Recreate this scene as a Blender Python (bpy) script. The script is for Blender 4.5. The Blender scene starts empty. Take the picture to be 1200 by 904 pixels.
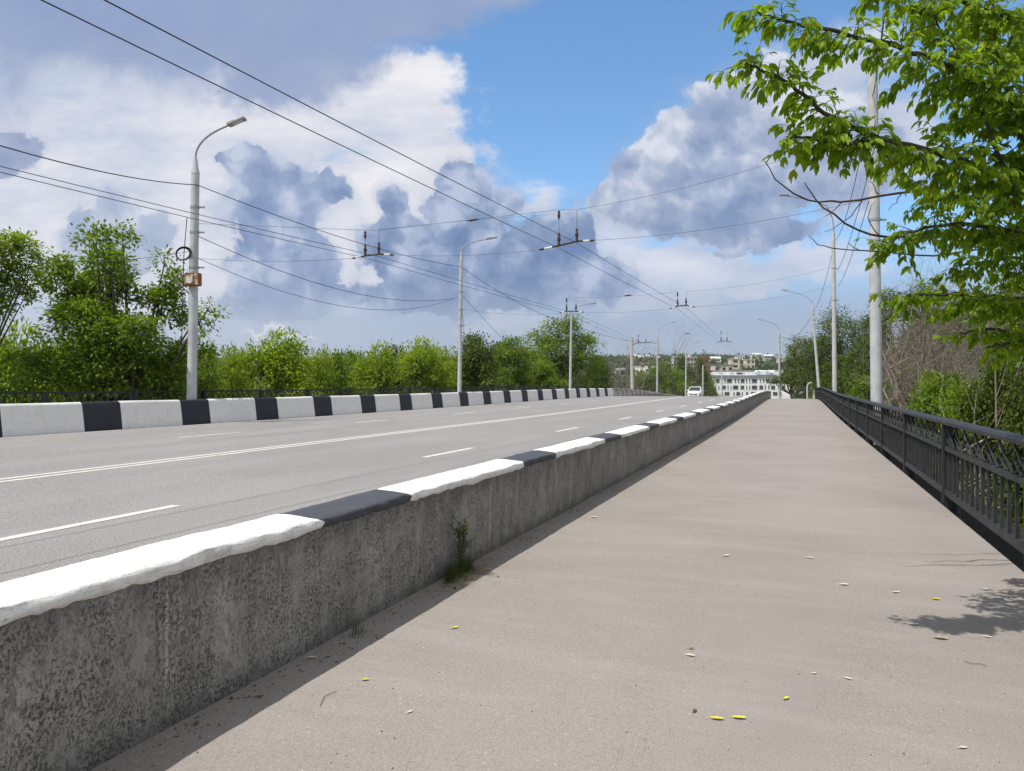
import bpy, bmesh, math, random
import numpy as np
from mathutils import Vector, Matrix, Quaternion

random.seed(11); rng = np.random.default_rng(11)
scene = bpy.context.scene
COL = scene.collection
EYE = 1.6
ANG = math.radians(20.4); SA, CA = math.sin(ANG), math.cos(ANG)
F = 900.0                                                   # focal length in photograph pixels

# ------------------------------------------------------------------ layout
def smooth(a, b, x):
    u = min(1, max(0, (x - a) / (b - a))); return u * u * (3 - 2 * u)
def G(t):                                                    # rise and fall of the bridge along its length
    g = .12 * smooth(25, 70, t)
    if t > 70:
        u = min(t, 100) - 70; g -= u * u / 1700
    if t > 100: g -= (min(t, 330) - 100) * .0353
    return g
def GP(t): return G(t) + .15 * smooth(35, 80, t)
def R(t, p, z=0.0): return Vector((SA * t + CA * p, CA * t - SA * p, z))
def at(px, py, d): return Vector(((px - 600) / F * d, d, EYE + (451 - py) / F * d))
def tp(x, y): return SA * x + CA * y, CA * x - SA * y
def lin(r, g, b):
    f = lambda c: c / 12.92 if c <= .04045 else ((c + .055) / 1.055) ** 2.4
    return (f(r / 255), f(g / 255), f(b / 255), 1)

# ------------------------------------------------------------------ materials
class NT:
    dim2 = False
    def __init__(s, tree): s.t = tree; s.t.nodes.clear()
    def n(s, kind, **kw):
        nd = s.t.nodes.new(kind)
        for k, v in kw.items(): setattr(nd, k, v)
        return nd
    def link(s, a, b): s.t.links.new(a, b)
    def put(s, v, sock):
        if v is None: return
        if isinstance(v, bpy.types.NodeSocket): s.link(v, sock)
        else: sock.default_value = v
    def m(s, op, a, b=None, c=None, clamp=False):
        nd = s.n('ShaderNodeMath', operation=op, use_clamp=clamp)
        for i, v in enumerate((a, b, c)): s.put(v, nd.inputs[i])
        return nd.outputs[0]
    def vm(s, op, a, b=None, out=0):
        nd = s.n('ShaderNodeVectorMath', operation=op)
        s.put(a, nd.inputs[0])
        if b is not None: s.put(b, nd.inputs[1])
        return nd.outputs[out]
    def mix(s, fac, a, b, mode='MIX'):
        nd = s.n('ShaderNodeMix', data_type='RGBA', blend_type=mode)
        s.put(fac, nd.inputs[0]); s.put(a, nd.inputs[6]); s.put(b, nd.inputs[7])
        return nd.outputs[2]
    def ramp(s, v, a, b, lo=0.0, hi=1.0, kind='SMOOTHSTEP'):
        nd = s.n('ShaderNodeMapRange', interpolation_type=kind)
        s.put(v, nd.inputs[0]); nd.inputs[1].default_value = a; nd.inputs[2].default_value = b
        nd.inputs[3].default_value = lo; nd.inputs[4].default_value = hi
        return nd.outputs[0]
    def noise(s, vec, scale, detail=4, rough=.55, out=0, dist=0):
        nd = s.n('ShaderNodeTexNoise', noise_dimensions='2D' if s.dim2 else '3D')
        s.put(vec, nd.inputs['Vector']); nd.inputs['Scale'].default_value = scale
        nd.inputs['Detail'].default_value = detail; nd.inputs['Roughness'].default_value = rough
        nd.inputs['Distortion'].default_value = dist
        return nd.outputs[out]
    def voro(s, vec, scale, feature='F1', detail=0):
        nd = s.n('ShaderNodeTexVoronoi', feature=feature, voronoi_dimensions='2D' if s.dim2 else '3D')
        s.put(vec, nd.inputs['Vector']); nd.inputs['Scale'].default_value = scale
        nd.inputs['Detail'].default_value = detail
        return nd.outputs['Distance']

def c4(c): return (c[0], c[1], c[2], 1)
def base_mat(name, rough=.85, metallic=0.0, spec=.3):
    m = bpy.data.materials.new(name); m.use_nodes = True
    t = NT(m.node_tree)
    out = t.n('ShaderNodeOutputMaterial'); b = t.n('ShaderNodeBsdfPrincipled')
    t.link(b.outputs[0], out.inputs[0])
    b.inputs['Roughness'].default_value = rough; b.inputs['Metallic'].default_value = metallic
    b.inputs['Specular IOR Level'].default_value = spec
    co = t.n('ShaderNodeTexCoord').outputs['Object']
    return m, t, b, co
def bump(t, b, h, strength=.3, dist=.01):
    nd = t.n('ShaderNodeBump'); nd.inputs['Strength'].default_value = strength
    nd.inputs['Distance'].default_value = dist
    t.link(h, nd.inputs['Height']); t.link(nd.outputs[0], b.inputs['Normal'])
def simple(name, col, rough=.7, var=.25, scale=3, metallic=0, bstr=.15, bscale=40, spec=.3):
    m, t, b, co = base_mat(name, rough, metallic, spec)
    n1 = t.noise(co, scale, 5, .6)
    a = c4([x * (1 - var) for x in col[:3]]); d = c4([min(1, x * (1 + var)) for x in col[:3]])
    t.link(t.mix(t.ramp(n1, .3, .7), a, d), b.inputs['Base Color'])
    if bstr: bump(t, b, t.noise(co, bscale, 3), bstr, .004)
    return m

M = {}
# road direction coordinate frame rotated so that X runs along the bridge
def along(t, co):
    mp = t.n('ShaderNodeMapping'); mp.inputs['Rotation'].default_value = (0, 0, -(math.pi / 2 - ANG))
    t.link(co, mp.inputs[0]); return mp.outputs[0]
def stretch(t, v, s):
    return t.vm('MULTIPLY', v, s)

def mat_path():
    m, t, b, co = base_mat('path_asphalt', .9, 0, .25)
    big = t.noise(co, .35, 4, .6, dist=.6); mid = t.noise(stretch(t, along(t, co), (3.2, .7, 1)), .9, 5, .6)
    fine = t.noise(co, 115, 4, .8); gr = t.voro(co, 90)
    c = t.mix(t.ramp(big, .3, .72), (.214, .189, .169, 1), (.264, .236, .214, 1))
    c = t.mix(t.ramp(mid, .44, .72, 0, .42), c, (.312, .283, .260, 1))
    c = t.mix(t.ramp(t.noise(co, 1.1, 4), .60, .78, 0, .35), c, (.30, .255, .205, 1))
    c = t.mix(t.ramp(fine, .36, .64), t.mix(.22, c, (.09, .085, .08, 1)), t.mix(.17, c, (.60, .57, .54, 1)))
    crk = t.noise(stretch(t, co, (1, 1, 0)), .55, 7, .62, dist=.8); ln = t.m('SUBTRACT', 1, t.ramp(t.m('ABSOLUTE', t.m('SUBTRACT', crk, .5)), 0, .0016)); c = t.mix(t.m('MULTIPLY', ln, .30), c, (.09, .085, .08, 1))
    spk = t.ramp(t.noise(co, 95, 1, .5), .70, .76); c = t.mix(t.m('MULTIPLY', spk, .6), c, (.08, .075, .07, 1))
    pale = t.ramp(t.noise(t.vm('ADD', co, (7, 3, 1)), 60, 1, .5), .74, .78); c = t.mix(t.m('MULTIPLY', pale, .6), c, (.6, .57, .53, 1))
    t.link(c, b.inputs['Base Color'])
    bump(t, b, t.m('ADD', fine, t.m('MULTIPLY', gr, .8)), .35, .004)
    return m
def mat_road():
    m, t, b, co = base_mat('road_asphalt', .85, 0, .3)
    a = along(t, co)
    big = t.noise(stretch(t, a, (.3, .8, 1)), .7, 5, .6); fine = t.noise(co, 60, 4, .82); blot = t.noise(stretch(t, a, (.5, 1, 1)), .5, 6, .65)
    c = t.mix(t.ramp(big, .3, .72), (.190, .182, .176, 1), (.248, .239, .232, 1))
    c = t.mix(t.ramp(blot, .55, .75, 0, .35), c, (.155, .150, .146, 1))
    sx = t.n('ShaderNodeSeparateXYZ'); t.link(t.vm('ADD', a, t.vm('MULTIPLY', t.noise(co, .25, 3, out=1), (0, .5, 0))), sx.inputs[0]); trk = t.m('SINE', t.m('MULTIPLY', sx.outputs[1], 6.2832 / 1.75))
    c = t.mix(t.m('MULTIPLY', t.ramp(trk, -.2, 1), t.ramp(big, .3, .7, .06, .30)), c, (.135, .130, .127, 1))
    ptc = t.ramp(t.noise(stretch(t, a, (.16, .55, 1)), .8, 2, .4), .60, .615); c = t.mix(t.m('MULTIPLY', ptc, .16), c, (.12, .118, .115, 1))
    oil = t.ramp(t.noise(stretch(t, a, (.5, 1, 1)), 1.4, 5, .7), .66, .76, 0, .35); c = t.mix(oil, c, (.09, .088, .085, 1))
    c = t.mix(t.ramp(fine, .36, .66), t.mix(.40, c, (.05, .05, .05, 1)), t.mix(.36, c, (.58, .57, .56, 1)))
    t.link(c, b.inputs['Base Color']); bump(t, b, fine, .5, .006)
    return m
def mat_concrete(name='barrier_concrete', tone=.39):
    m, t, b, co = base_mat(name, .95, 0, .15)
    a = along(t, co)
    streak = t.noise(stretch(t, a, (8, 8, .7)), 1.0, 7, .7); big = t.noise(co, 1.5, 6, .65)
    pit = t.noise(stretch(t, a, (1.15, 1.15, .85)), 66, 7, .76); pit2 = t.noise(co, 4.5, 5, .7); blotch = t.noise(stretch(t, a, (1.2, 1.2, .8)), 24, 8, .78)
    pm = t.m('MULTIPLY', t.ramp(pit, .515, .59), t.ramp(pit2, .34, .62)); bm_ = t.ramp(blotch, .50, .70)
    c = t.mix(t.ramp(big, .3, .7), c4([tone * x for x in (.78, .76, .715)]), c4([tone * x for x in (1.08, 1.055, 1.0)]))
    c = t.mix(t.ramp(streak, .50, .70, 0, .5), c, c4([tone * x for x in (1.45, 1.42, 1.36)]))
    c = t.mix(t.ramp(streak, .48, .30, 0, .6), c, c4([tone * x for x in (.50, .475, .44)]))
    runs = t.ramp(t.noise(stretch(t, a, (5.1, 5.1, .12)), 1.5, 5, .65), .60, .66); c = t.mix(t.m('MULTIPLY', runs, .5), c, c4([min(.8, tone * x) for x in (1.75, 1.74, 1.7)]))
    c = t.mix(t.m('MULTIPLY', bm_, .5), c, c4([tone * x for x in (.40, .38, .35)]))
    c = t.mix(t.m('MULTIPLY', pm, .78), c, c4([tone * x for x in (.14, .13, .115)]))
    sx = t.n('ShaderNodeSeparateXYZ'); t.link(co, sx.inputs[0]); zz = sx.outputs[2]; wob = t.m('MULTIPLY', t.m('SUBTRACT', t.noise(stretch(t, a, (6, 6, .6)), 1.2, 6, .7), .5), .7)
    st = t.ramp(t.m('ADD', zz, wob), .50, .80, 0, .55); ft = t.ramp(t.m('ADD', zz, t.m('MULTIPLY', wob, .4)), .13, .0, 0, .5)
    c = t.mix(t.m('MAXIMUM', st, ft), c, c4([tone * x for x in (.30, .285, .26)]))
    grain = t.noise(co, 170, 3, .75); c = t.mix(t.ramp(grain, .3, .7, 0, 1), t.mix(.4, c, (.05, .048, .044, 1)), c)
    t.link(c, b.inputs['Base Color'])
    bump(t, b, t.m('SUBTRACT', t.m('ADD', t.m('MULTIPLY', grain, .3), t.m('MULTIPLY', streak, .3)), t.m('ADD', pm, t.m('MULTIPLY', bm_, .5))), .85, .009)
    return m
def mat_paint(name, col, dirt, amount=.25, rough=.7):
    m, t, b, co = base_mat(name, rough, 0, .3)
    a = along(t, co)
    n1 = t.noise(co, 6, 6, .65); crack = t.noise(stretch(t, a, (1.6, 9, 12)), 2.2, 6, .7, dist=1.2)
    line = t.m('SUBTRACT', 1, t.ramp(t.m('ABSOLUTE', t.m('SUBTRACT', crack, .5)), 0, .012))
    c = t.mix(t.ramp(n1, .48, .8, 0, amount), c4(col), c4(dirt))
    c = t.mix(t.m('MULTIPLY', line, .75), c, c4([x * .45 for x in dirt]))
    spk = t.ramp(t.noise(co, 45, 3), .66, .74, 0, .6); c = t.mix(spk, c, c4([x * .6 for x in dirt]))
    drip = t.ramp(t.noise(stretch(t, a, (5, 5, .5)), 1.6, 6, .7), .52, .74, 0, .45); c = t.mix(drip, c, c4([x * .8 for x in dirt]))
    chip = t.m('MULTIPLY', t.ramp(t.noise(co, 13, 6, .75), .63, .66), t.ramp(t.noise(co, 2.1, 4), .48, .62)); c = t.mix(t.m('MULTIPLY', chip, .8), c, (.26, .25, .235, 1))
    t.link(c, b.inputs['Base Color']); bump(t, b, t.m('ADD', crack, t.m('MULTIPLY', t.noise(co, 30, 3), .4)), .6, .02)
    return m
def mat_leaf(name, dark, light, trans=.35, yellow=None):
    m = bpy.data.materials.new(name); m.use_nodes = True
    t = NT(m.node_tree); out = t.n('ShaderNodeOutputMaterial')
    at_ = t.n('ShaderNodeAttribute', attribute_name='tint').outputs['Fac']
    c = t.mix(at_, c4(dark), c4(light))
    if yellow: c = t.mix(t.ramp(at_, .93, 1.0), c, c4(yellow))
    b = t.n('ShaderNodeBsdfPrincipled'); b.inputs['Roughness'].default_value = .48; b.inputs['Specular IOR Level'].default_value = .35
    t.link(c, b.inputs['Base Color'])
    tr = t.n('ShaderNodeBsdfTranslucent'); t.link(t.mix(1, c, (1.5, 1.45, .55, 1), 'MULTIPLY'), tr.inputs[0])
    mx = t.n('ShaderNodeMixShader'); mx.inputs[0].default_value = trans
    t.link(b.outputs[0], mx.inputs[1]); t.link(tr.outputs[0], mx.inputs[2]); t.link(mx.outputs[0], out.inputs[0])
    return m

M['path'] = mat_path(); M['road'] = mat_road(); M['concrete'] = mat_concrete(); M['gap_shade'] = simple('painted_gap_shade', (.018, .018, .014), .95, .4, 7, bstr=.4, bscale=30)  # last one: near-black colour painting the shade of the gap under the railing
M['concrete_pale'] = mat_concrete('pale_concrete', .62)
M['white_paint'] = mat_paint('white_limewash', (.84, .83, .815), (.42, .40, .37), .62)
M['dark_paint'] = mat_paint('dark_paint', (.062, .066, .078), (.12, .12, .125), .5)
M['barrier_white'] = mat_paint('barrier_white', (.75, .735, .72), (.54, .52, .50), .40)
M['barrier_dark'] = mat_paint('barrier_dark', (.022, .026, .036), (.05, .05, .055), .3)
M['marking'] = mat_paint('marking_paint', (.64, .62, .58), (.34, .33, .31), .7)
M['iron'] = simple('railing_iron', (.024, .0245, .027), .55, .35, 6, bstr=.3, bscale=90, spec=.4)
M['fence'] = simple('fence_iron', (.016, .02, .02), .6, .3, 6)
M['galv'] = simple('pole_silver_paint', (.44, .45, .47), .55, .14, 2.5, 0.0, .2, 60)
M['pole_concrete'] = simple('pole_concrete', (.46, .46, .45), .75, .12, 2.0, 0.0, .25, 50)
M['lamp'] = simple('lamp_grey', (.30, .31, .33), .45, .1, 4)
M['lens'] = simple('lamp_lens', (.6, .6, .56), .25, .05, 4, bstr=0)
M['wire'] = simple('wire_black', (.018, .018, .02), .5, .2, 4, bstr=0)
M['span'] = simple('span_steel', (.10, .105, .115), .5, .2, 4, bstr=0)
M['insul'] = simple('insulator_brown', (.06, .035, .028), .4, .25, 8, bstr=0)
M['insul_w'] = simple('insulator_white', (.72, .72, .70), .4, .1, 8, bstr=0)
M['bark'] = simple('bark_brown', (.075, .058, .045), .9, .4, 9, bstr=.6, bscale=30)
M['bark_green'] = simple('branch_olive', (.06, .058, .032), .8, .35, 12, bstr=.4, bscale=50)
M['twig'] = simple('dead_twig', (.20, .172, .145), .9, .35, 5, bstr=0)
M['pale_twig'] = simple('pale_dead_stem', (.36, .31, .24), .9, .3, 6, bstr=.3, bscale=30)
M['leaf_near'] = mat_leaf('maple_leaf', (.075, .150, .008), (.285, .415, .022), .57, (.34, .34, .03))
M['leaf_tree'] = mat_leaf('tree_leaf', (.058, .115, .010), (.220, .320, .022), .46)
M['leaf_bright'] = mat_leaf('bush_leaf', (.115, .190, .012), (.290, .375, .024), .50)
M['leaf_dark'] = mat_leaf('dark_leaf', (.036, .068, .008), (.130, .180, .018), .36)
M['leaf_far'] = mat_leaf('far_leaf', (.050, .075, .032), (.120, .150, .060), .25)
M['weed'] = mat_leaf('weed_leaf', (.045, .085, .02), (.12, .18, .045), .3)
M['straw'] = simple('dry_straw', (.34, .28, .18), .9, .35, 20, bstr=0)
M['yellow_leaf'] = simple('yellow_leaf', (.55, .50, .05), .6, .3, 40, bstr=0)
M['dry_leaf'] = simple('dry_leaf', (.62, .55, .42), .8, .3, 40, bstr=0)
M['brown_leaf'] = simple('brown_leaf', (.10, .075, .05), .8, .4, 40, bstr=0)

def mat_rust():
    m, t, b, co = base_mat('rusty_white_enamel', .7)
    n = t.noise(co, 9, 6, .7); g = t.n('ShaderNodeTexCoord').outputs['Generated']
    e = t.vm('ABSOLUTE', t.vm('SUBTRACT', g, (.5, .5, .5))); sx = t.n('ShaderNodeSeparateXYZ'); t.link(e, sx.inputs[0])
    edge = t.m('MAXIMUM', sx.outputs[0], sx.outputs[2])
    f = t.ramp(t.m('ADD', n, t.m('MULTIPLY', t.ramp(edge, .33, .5), .35)), .50, .62)
    t.link(t.mix(f, (.62, .58, .5, 1), t.mix(t.noise(co, 25, 3), (.10, .03, .012, 1), (.34, .12, .03, 1))), b.inputs['Base Color'])
    return m
M['rust'] = mat_rust()
def mat_ground():
    m, t, b, co = base_mat('ground_grass_soil', .95, 0, .1)
    n = t.noise(co, .05, 6, .6); n2 = t.noise(co, 2.5, 5, .65)
    c = t.mix(t.ramp(n, .35, .65), (.055, .078, .024, 1), (.095, .112, .040, 1))
    c = t.mix(t.ramp(n2, .5, .75, 0, .6), c, (.12, .095, .06, 1)); t.link(c, b.inputs['Base Color'])
    bump(t, b, n2, .6, .1); return m
M['ground'] = mat_ground()

# ------------------------------------------------------------------ object helpers
def tag(o, label=None, cat=None, group=None, kind=None):
    if label: o['label'] = label
    if cat: o['category'] = cat
    if group: o['group'] = group
    if kind: o['kind'] = kind
    return o
def empty(name, loc, label, cat, group=None, rz=0.0, kind=None):
    o = bpy.data.objects.new(name, None); COL.objects.link(o); o.empty_display_size = .2
    o.location = loc; o.rotation_euler = (0, 0, rz)
    return tag(o, label, cat, group, kind)
def raw(name, V, faces_by_n, mats, parent=None, tint=None, smoothed=False, mi=None, loc=None):
    """fast mesh from arrays: faces_by_n is a list of (nfaces, k) index arrays"""
    me = bpy.data.meshes.new(name); V = np.asarray(V, dtype=np.float32)
    loops = []; starts = []; pos = 0
    for fa in faces_by_n:
        fa = np.asarray(fa, dtype=np.int32)
        if fa.size == 0: continue
        loops.append(fa.ravel()); starts.append(pos + np.arange(len(fa)) * fa.shape[1]); pos += fa.size
    loops = np.concatenate(loops); starts = np.concatenate(starts).astype(np.int32)
    me.vertices.add(len(V)); me.vertices.foreach_set('co', V.ravel())
    me.loops.add(len(loops)); me.loops.foreach_set('vertex_index', loops)
    me.polygons.add(len(starts)); me.polygons.foreach_set('loop_start', starts)
    if mi is not None: me.polygons.foreach_set('material_index', np.asarray(mi, dtype=np.int32))
    me.polygons.foreach_set('use_smooth', np.full(len(starts), bool(smoothed)))
    for m in (mats if isinstance(mats, (list, tuple)) else [mats]): me.materials.append(m)
    if tint is not None:
        a = me.attributes.new('tint', 'FLOAT', 'POINT'); a.data.foreach_set('value', np.asarray(tint, dtype=np.float32))
    me.update(calc_edges=True); me.validate()
    o = bpy.data.objects.new(name, me); COL.objects.link(o)
    if parent: o.parent = parent
    if loc is not None: o.location = loc
    return o
class MB:
    def __init__(s): s.v = []; s.f = []; s.mi = []; s.sm = []
    def add(s, vs, fs, mi=0, sm=False):
        n = len(s.v); s.v += [tuple(v) for v in vs]
        for f in fs: s.f.append([i + n for i in f]); s.mi.append(mi); s.sm.append(sm)
    def box(s, c, size, rz=0.0, mi=0, q=None):
        hx, hy, hz = (a / 2 for a in size); c = Vector(c)
        r = q.to_matrix() if q else Matrix.Rotation(rz, 3, 'Z')
        vs = [c + r @ Vector((x * hx, y * hy, z * hz)) for x in (-1, 1) for y in (-1, 1) for z in (-1, 1)]
        s.add(vs, [(0, 1, 3, 2), (4, 6, 7, 5), (0, 4, 5, 1), (2, 3, 7, 6), (0, 2, 6, 4), (1, 5, 7, 3)], mi)
    def bar(s, a, b, w, h, mi=0):
        a, b = Vector(a), Vector(b); d = (b - a).normalized()
        up = Vector((0, 0, 1)) if abs(d.z) < .95 else Vector((CA, -SA, 0))
        x = d.cross(up).normalized(); y = x.cross(d)
        vs = [e + x * (i * w / 2) + y * (j * h / 2) for e in (a, b) for i, j in ((-1, -1), (1, -1), (1, 1), (-1, 1))]
        s.add(vs, [(3, 2, 1, 0), (4, 5, 6, 7), (0, 1, 5, 4), (1, 2, 6, 5), (2, 3, 7, 6), (3, 0, 4, 7)], mi)
    def tube(s, pts, rad, n=8, mi=0, cap=True, sm=True):
        pts = [Vector(p) for p in pts]
        if not hasattr(rad, '__len__'): rad = [rad] * len(pts)
        up = None; rings = []
        for i, p in enumerate(pts):
            d = (pts[min(i + 1, len(pts) - 1)] - pts[max(i - 1, 0)]).normalized()
            if up is None:
                up = Vector((0, 0, 1)) if abs(d.z) < .9 else Vector((1, 0, 0))
            x = d.cross(up).normalized(); y = x.cross(d).normalized(); up = y if abs(d.dot(y)) < .5 else up
            rings.append([p + (x * math.cos(6.2832 * k / n) + y * math.sin(6.2832 * k / n)) * rad[i] for k in range(n)])
        vs = [v for r in rings for v in r]; fs = []
        for i in range(len(pts) - 1):
            for k in range(n):
                fs.append((i * n + k, i * n + (k + 1) % n, (i + 1) * n + (k + 1) % n, (i + 1) * n + k))
        s.add(vs, fs, mi, sm)
        if cap:
            s.add(rings[0], [tuple(range(n))[::-1]], mi); s.add(rings[-1], [tuple(range(n))], mi)
    def build(s, name, mats, parent=None, loc=None, bevel=0):
        me = bpy.data.meshes.new(name); me.from_pydata(s.v, [], s.f)
        for m in (mats if isinstance(mats, (list, tuple)) else [mats]): me.materials.append(m)
        me.polygons.foreach_set('material_index', s.mi); me.polygons.foreach_set('use_smooth', s.sm); me.update()
        o = bpy.data.objects.new(name, me); COL.objects.link(o)
        if parent: o.parent = parent
        if loc is not None: o.location = loc
        if bevel:
            b = o.modifiers.new('bevel', 'BEVEL'); b.width = bevel; b.segments = 2; b.limit_method = 'ANGLE'
        return o
def copy_tree(o, parent=None):
    c = o.copy(); COL.objects.link(c); c.parent = parent
    for ch in list(o.children): copy_tree(ch, c)
    return c
def arange(a, b, step):
    n = max(1, int(round((b - a) / step))); return [a + (b - a) * i / n for i in range(n + 1)]
def sweep(name, prof, ts, mats, gf=G, parent=None, closed=False, mi_fn=None, jit=None, smoothed=False):
    """profile of (p, z) points carried along the bridge"""
    k = len(prof); V = []
    for t in ts:
        for j, (p, z) in enumerate(prof):
            q = jit(t, j) if jit else (0, 0)
            V.append(R(t + (q[2] if len(q) > 2 else 0), p + q[0], gf(t) + z + q[1]))
    fs = []; mi = []
    for i in range(len(ts) - 1):
        for j in range(k if closed else k - 1):
            a, b = i * k + j, i * k + (j + 1) % k
            fs.append((a, b, b + k, a + k)); mi.append(mi_fn(.5 * (ts[i] + ts[i + 1]), j) if mi_fn else 0)
    o = raw(name, [tuple(v) for v in V], [fs], mats, parent, smoothed=smoothed, mi=mi)
    if closed:
        bm = bmesh.new(); bm.from_mesh(o.data); bm.verts.ensure_lookup_table()
        for idx in (range(k), range(len(V) - k, len(V))):
            try: bm.faces.new([bm.verts[i] for i in idx])
            except ValueError: pass
        bmesh.ops.recalc_face_normals(bm, faces=bm.faces); bm.to_mesh(o.data); bm.free()
    return o

# ------------------------------------------------------------------ terrain
def hill(x, y):
    d = math.hypot(x, y); az = math.atan2(x, y)
    h = -4.5 - 12 * smooth(130, 330, d)
    n = math.sin(az * 9 + 1) * 5 + math.sin(az * 23 + 2) * 3
    h += float(np.interp(d, [430, 520, 640, 760, 860, 1060, 1500, 1900], [0, 18, 25, 31, 36, 47, 62, 66])) + smooth(700, 1500, d) * n
    h += 2.5 * math.sin(x * .011 + 1) * math.sin(y * .009) * smooth(200, 600, d)
    return h
def ground_h(x, y):
    t, p = tp(x, y)
    edge = -(20.3 + p) if p < -20.3 else (p - 2.4 if p > 2.4 else 0)
    deck = G(t) - (.80 if p > 0 else (.15 if edge > 0 else .55))
    w = smooth(0, 9, edge) if edge > 0 else 0
    far = smooth(330, 420, t) if t > 330 else 0
    behind = smooth(-60, -120, t) if t < -60 else 0
    w = max(w, far)
    low = hill(x, y)
    if edge > 0 and w < 1: low = min(low, deck - .3)
    return deck * (1 - w) + low * w
def build_ground():
    ps = sorted(set([-20.3, 2.4] + [-20.3 - d for d in (.6, 1.5, 3, 4.5, 6, 9, 14, 20, 30, 45, 70, 110, 170, 260, 400, 600, 850, 1150, 1500, 1900)] + [-15, -9, -3] +
                    [2.4 + d for d in (.4, 1, 2, 3, 4.5, 6, 9, 14, 20, 30, 45, 70, 110, 170, 260, 400, 600, 850, 1150, 1500, 1900)]))
    ts = [-400, -200, -120, -60, -30] + list(range(-10, 140, 6)) + list(range(140, 460, 16)) + list(range(460, 2400, 60)) + [3000, 5000]
    V = []
    for t in ts:
        for p in ps:
            q = R(t, p); V.append((q.x, q.y, ground_h(q.x, q.y)))
    k = len(ps); fs = [(i * k + j, i * k + j + 1, (i + 1) * k + j + 1, (i + 1) * k + j) for i in range(len(ts) - 1) for j in range(k - 1)]
    o = raw('ground', V, [fs], M['ground'], smoothed=True); o['kind'] = 'structure'
build_ground()

# ------------------------------------------------------------------ road, pavements, markings
TS = arange(-14, 230, 1.0)
ROADZ = .33
road = sweep('road', [(-18.02, ROADZ), (-14, ROADZ + .01), (-9.9, ROADZ + .012), (-6, ROADZ + .006), (-3.1, ROADZ - .005)], TS, M['road'], G); road['kind'] = 'structure'
pv = sweep('pavement', [(-20.25, -.3), (-20.25, ROADZ + .05), (-18.40, ROADZ + .05)], TS, M['concrete_pale'], G); pv['kind'] = 'structure'
fp = sweep('footpath', [(-2.80, 0.004), (-1.5, .006), (0, 0), (1.2, -.012), (1.84, -.03), (1.842, -.40)], TS, M['path'], GP); fp['kind'] = 'structure'
lg = sweep('deck_ledge', [(1.845, -.34), (2.90, -.38), (2.905, -1.4)], TS, M['gap_shade'], GP); lg['kind'] = 'structure'  # ledge coloured near black to stand in for deep shade below the railing
def strip(name, p0, p1, t0, t1):
    ts = arange(t0, t1, 1.0); rz = lambda p: ROADZ + .004 + float(np.interp(p, [-18.02, -14, -9.9, -6, -3.1], [0, .01, .012, .006, -.005]))
    return sweep(name, [(p0, rz(p0)), (p1, rz(p1))], ts, M['marking'], G, road)
strip('centre_line', -9.98, -9.86, -14, 190); strip('centre_line', -9.72, -9.60, -14, 190)
strip('edge_line', -17.72, -17.62, -14, 190)
def tcross(px, p):                                          # distance along the bridge where a line at offset p crosses a photo column
    r = (px - 600) / F; return (-CA * p - r * SA * p) / (SA - CA * r)
ta, tb = tcross(183, -6.08), tcross(497, -6.08)
per = 12.0 if False else (tcross(652, -6.08) - tb)
e0 = tcross(554, -6.08) - tb
k = -2
while tb + k * per < 180:
    s = tb + k * per; strip('lane_dash', -6.14, -6.02, s, s + e0); k += 1
s0 = tcross(208.7, -13.8); l0 = tcross(284.5, -13.8) - s0; k = -2
while s0 + k * per < 180:
    strip('lane_dash', -13.86, -13.74, s0 + k * per, s0 + k * per + l0); k += 1

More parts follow.
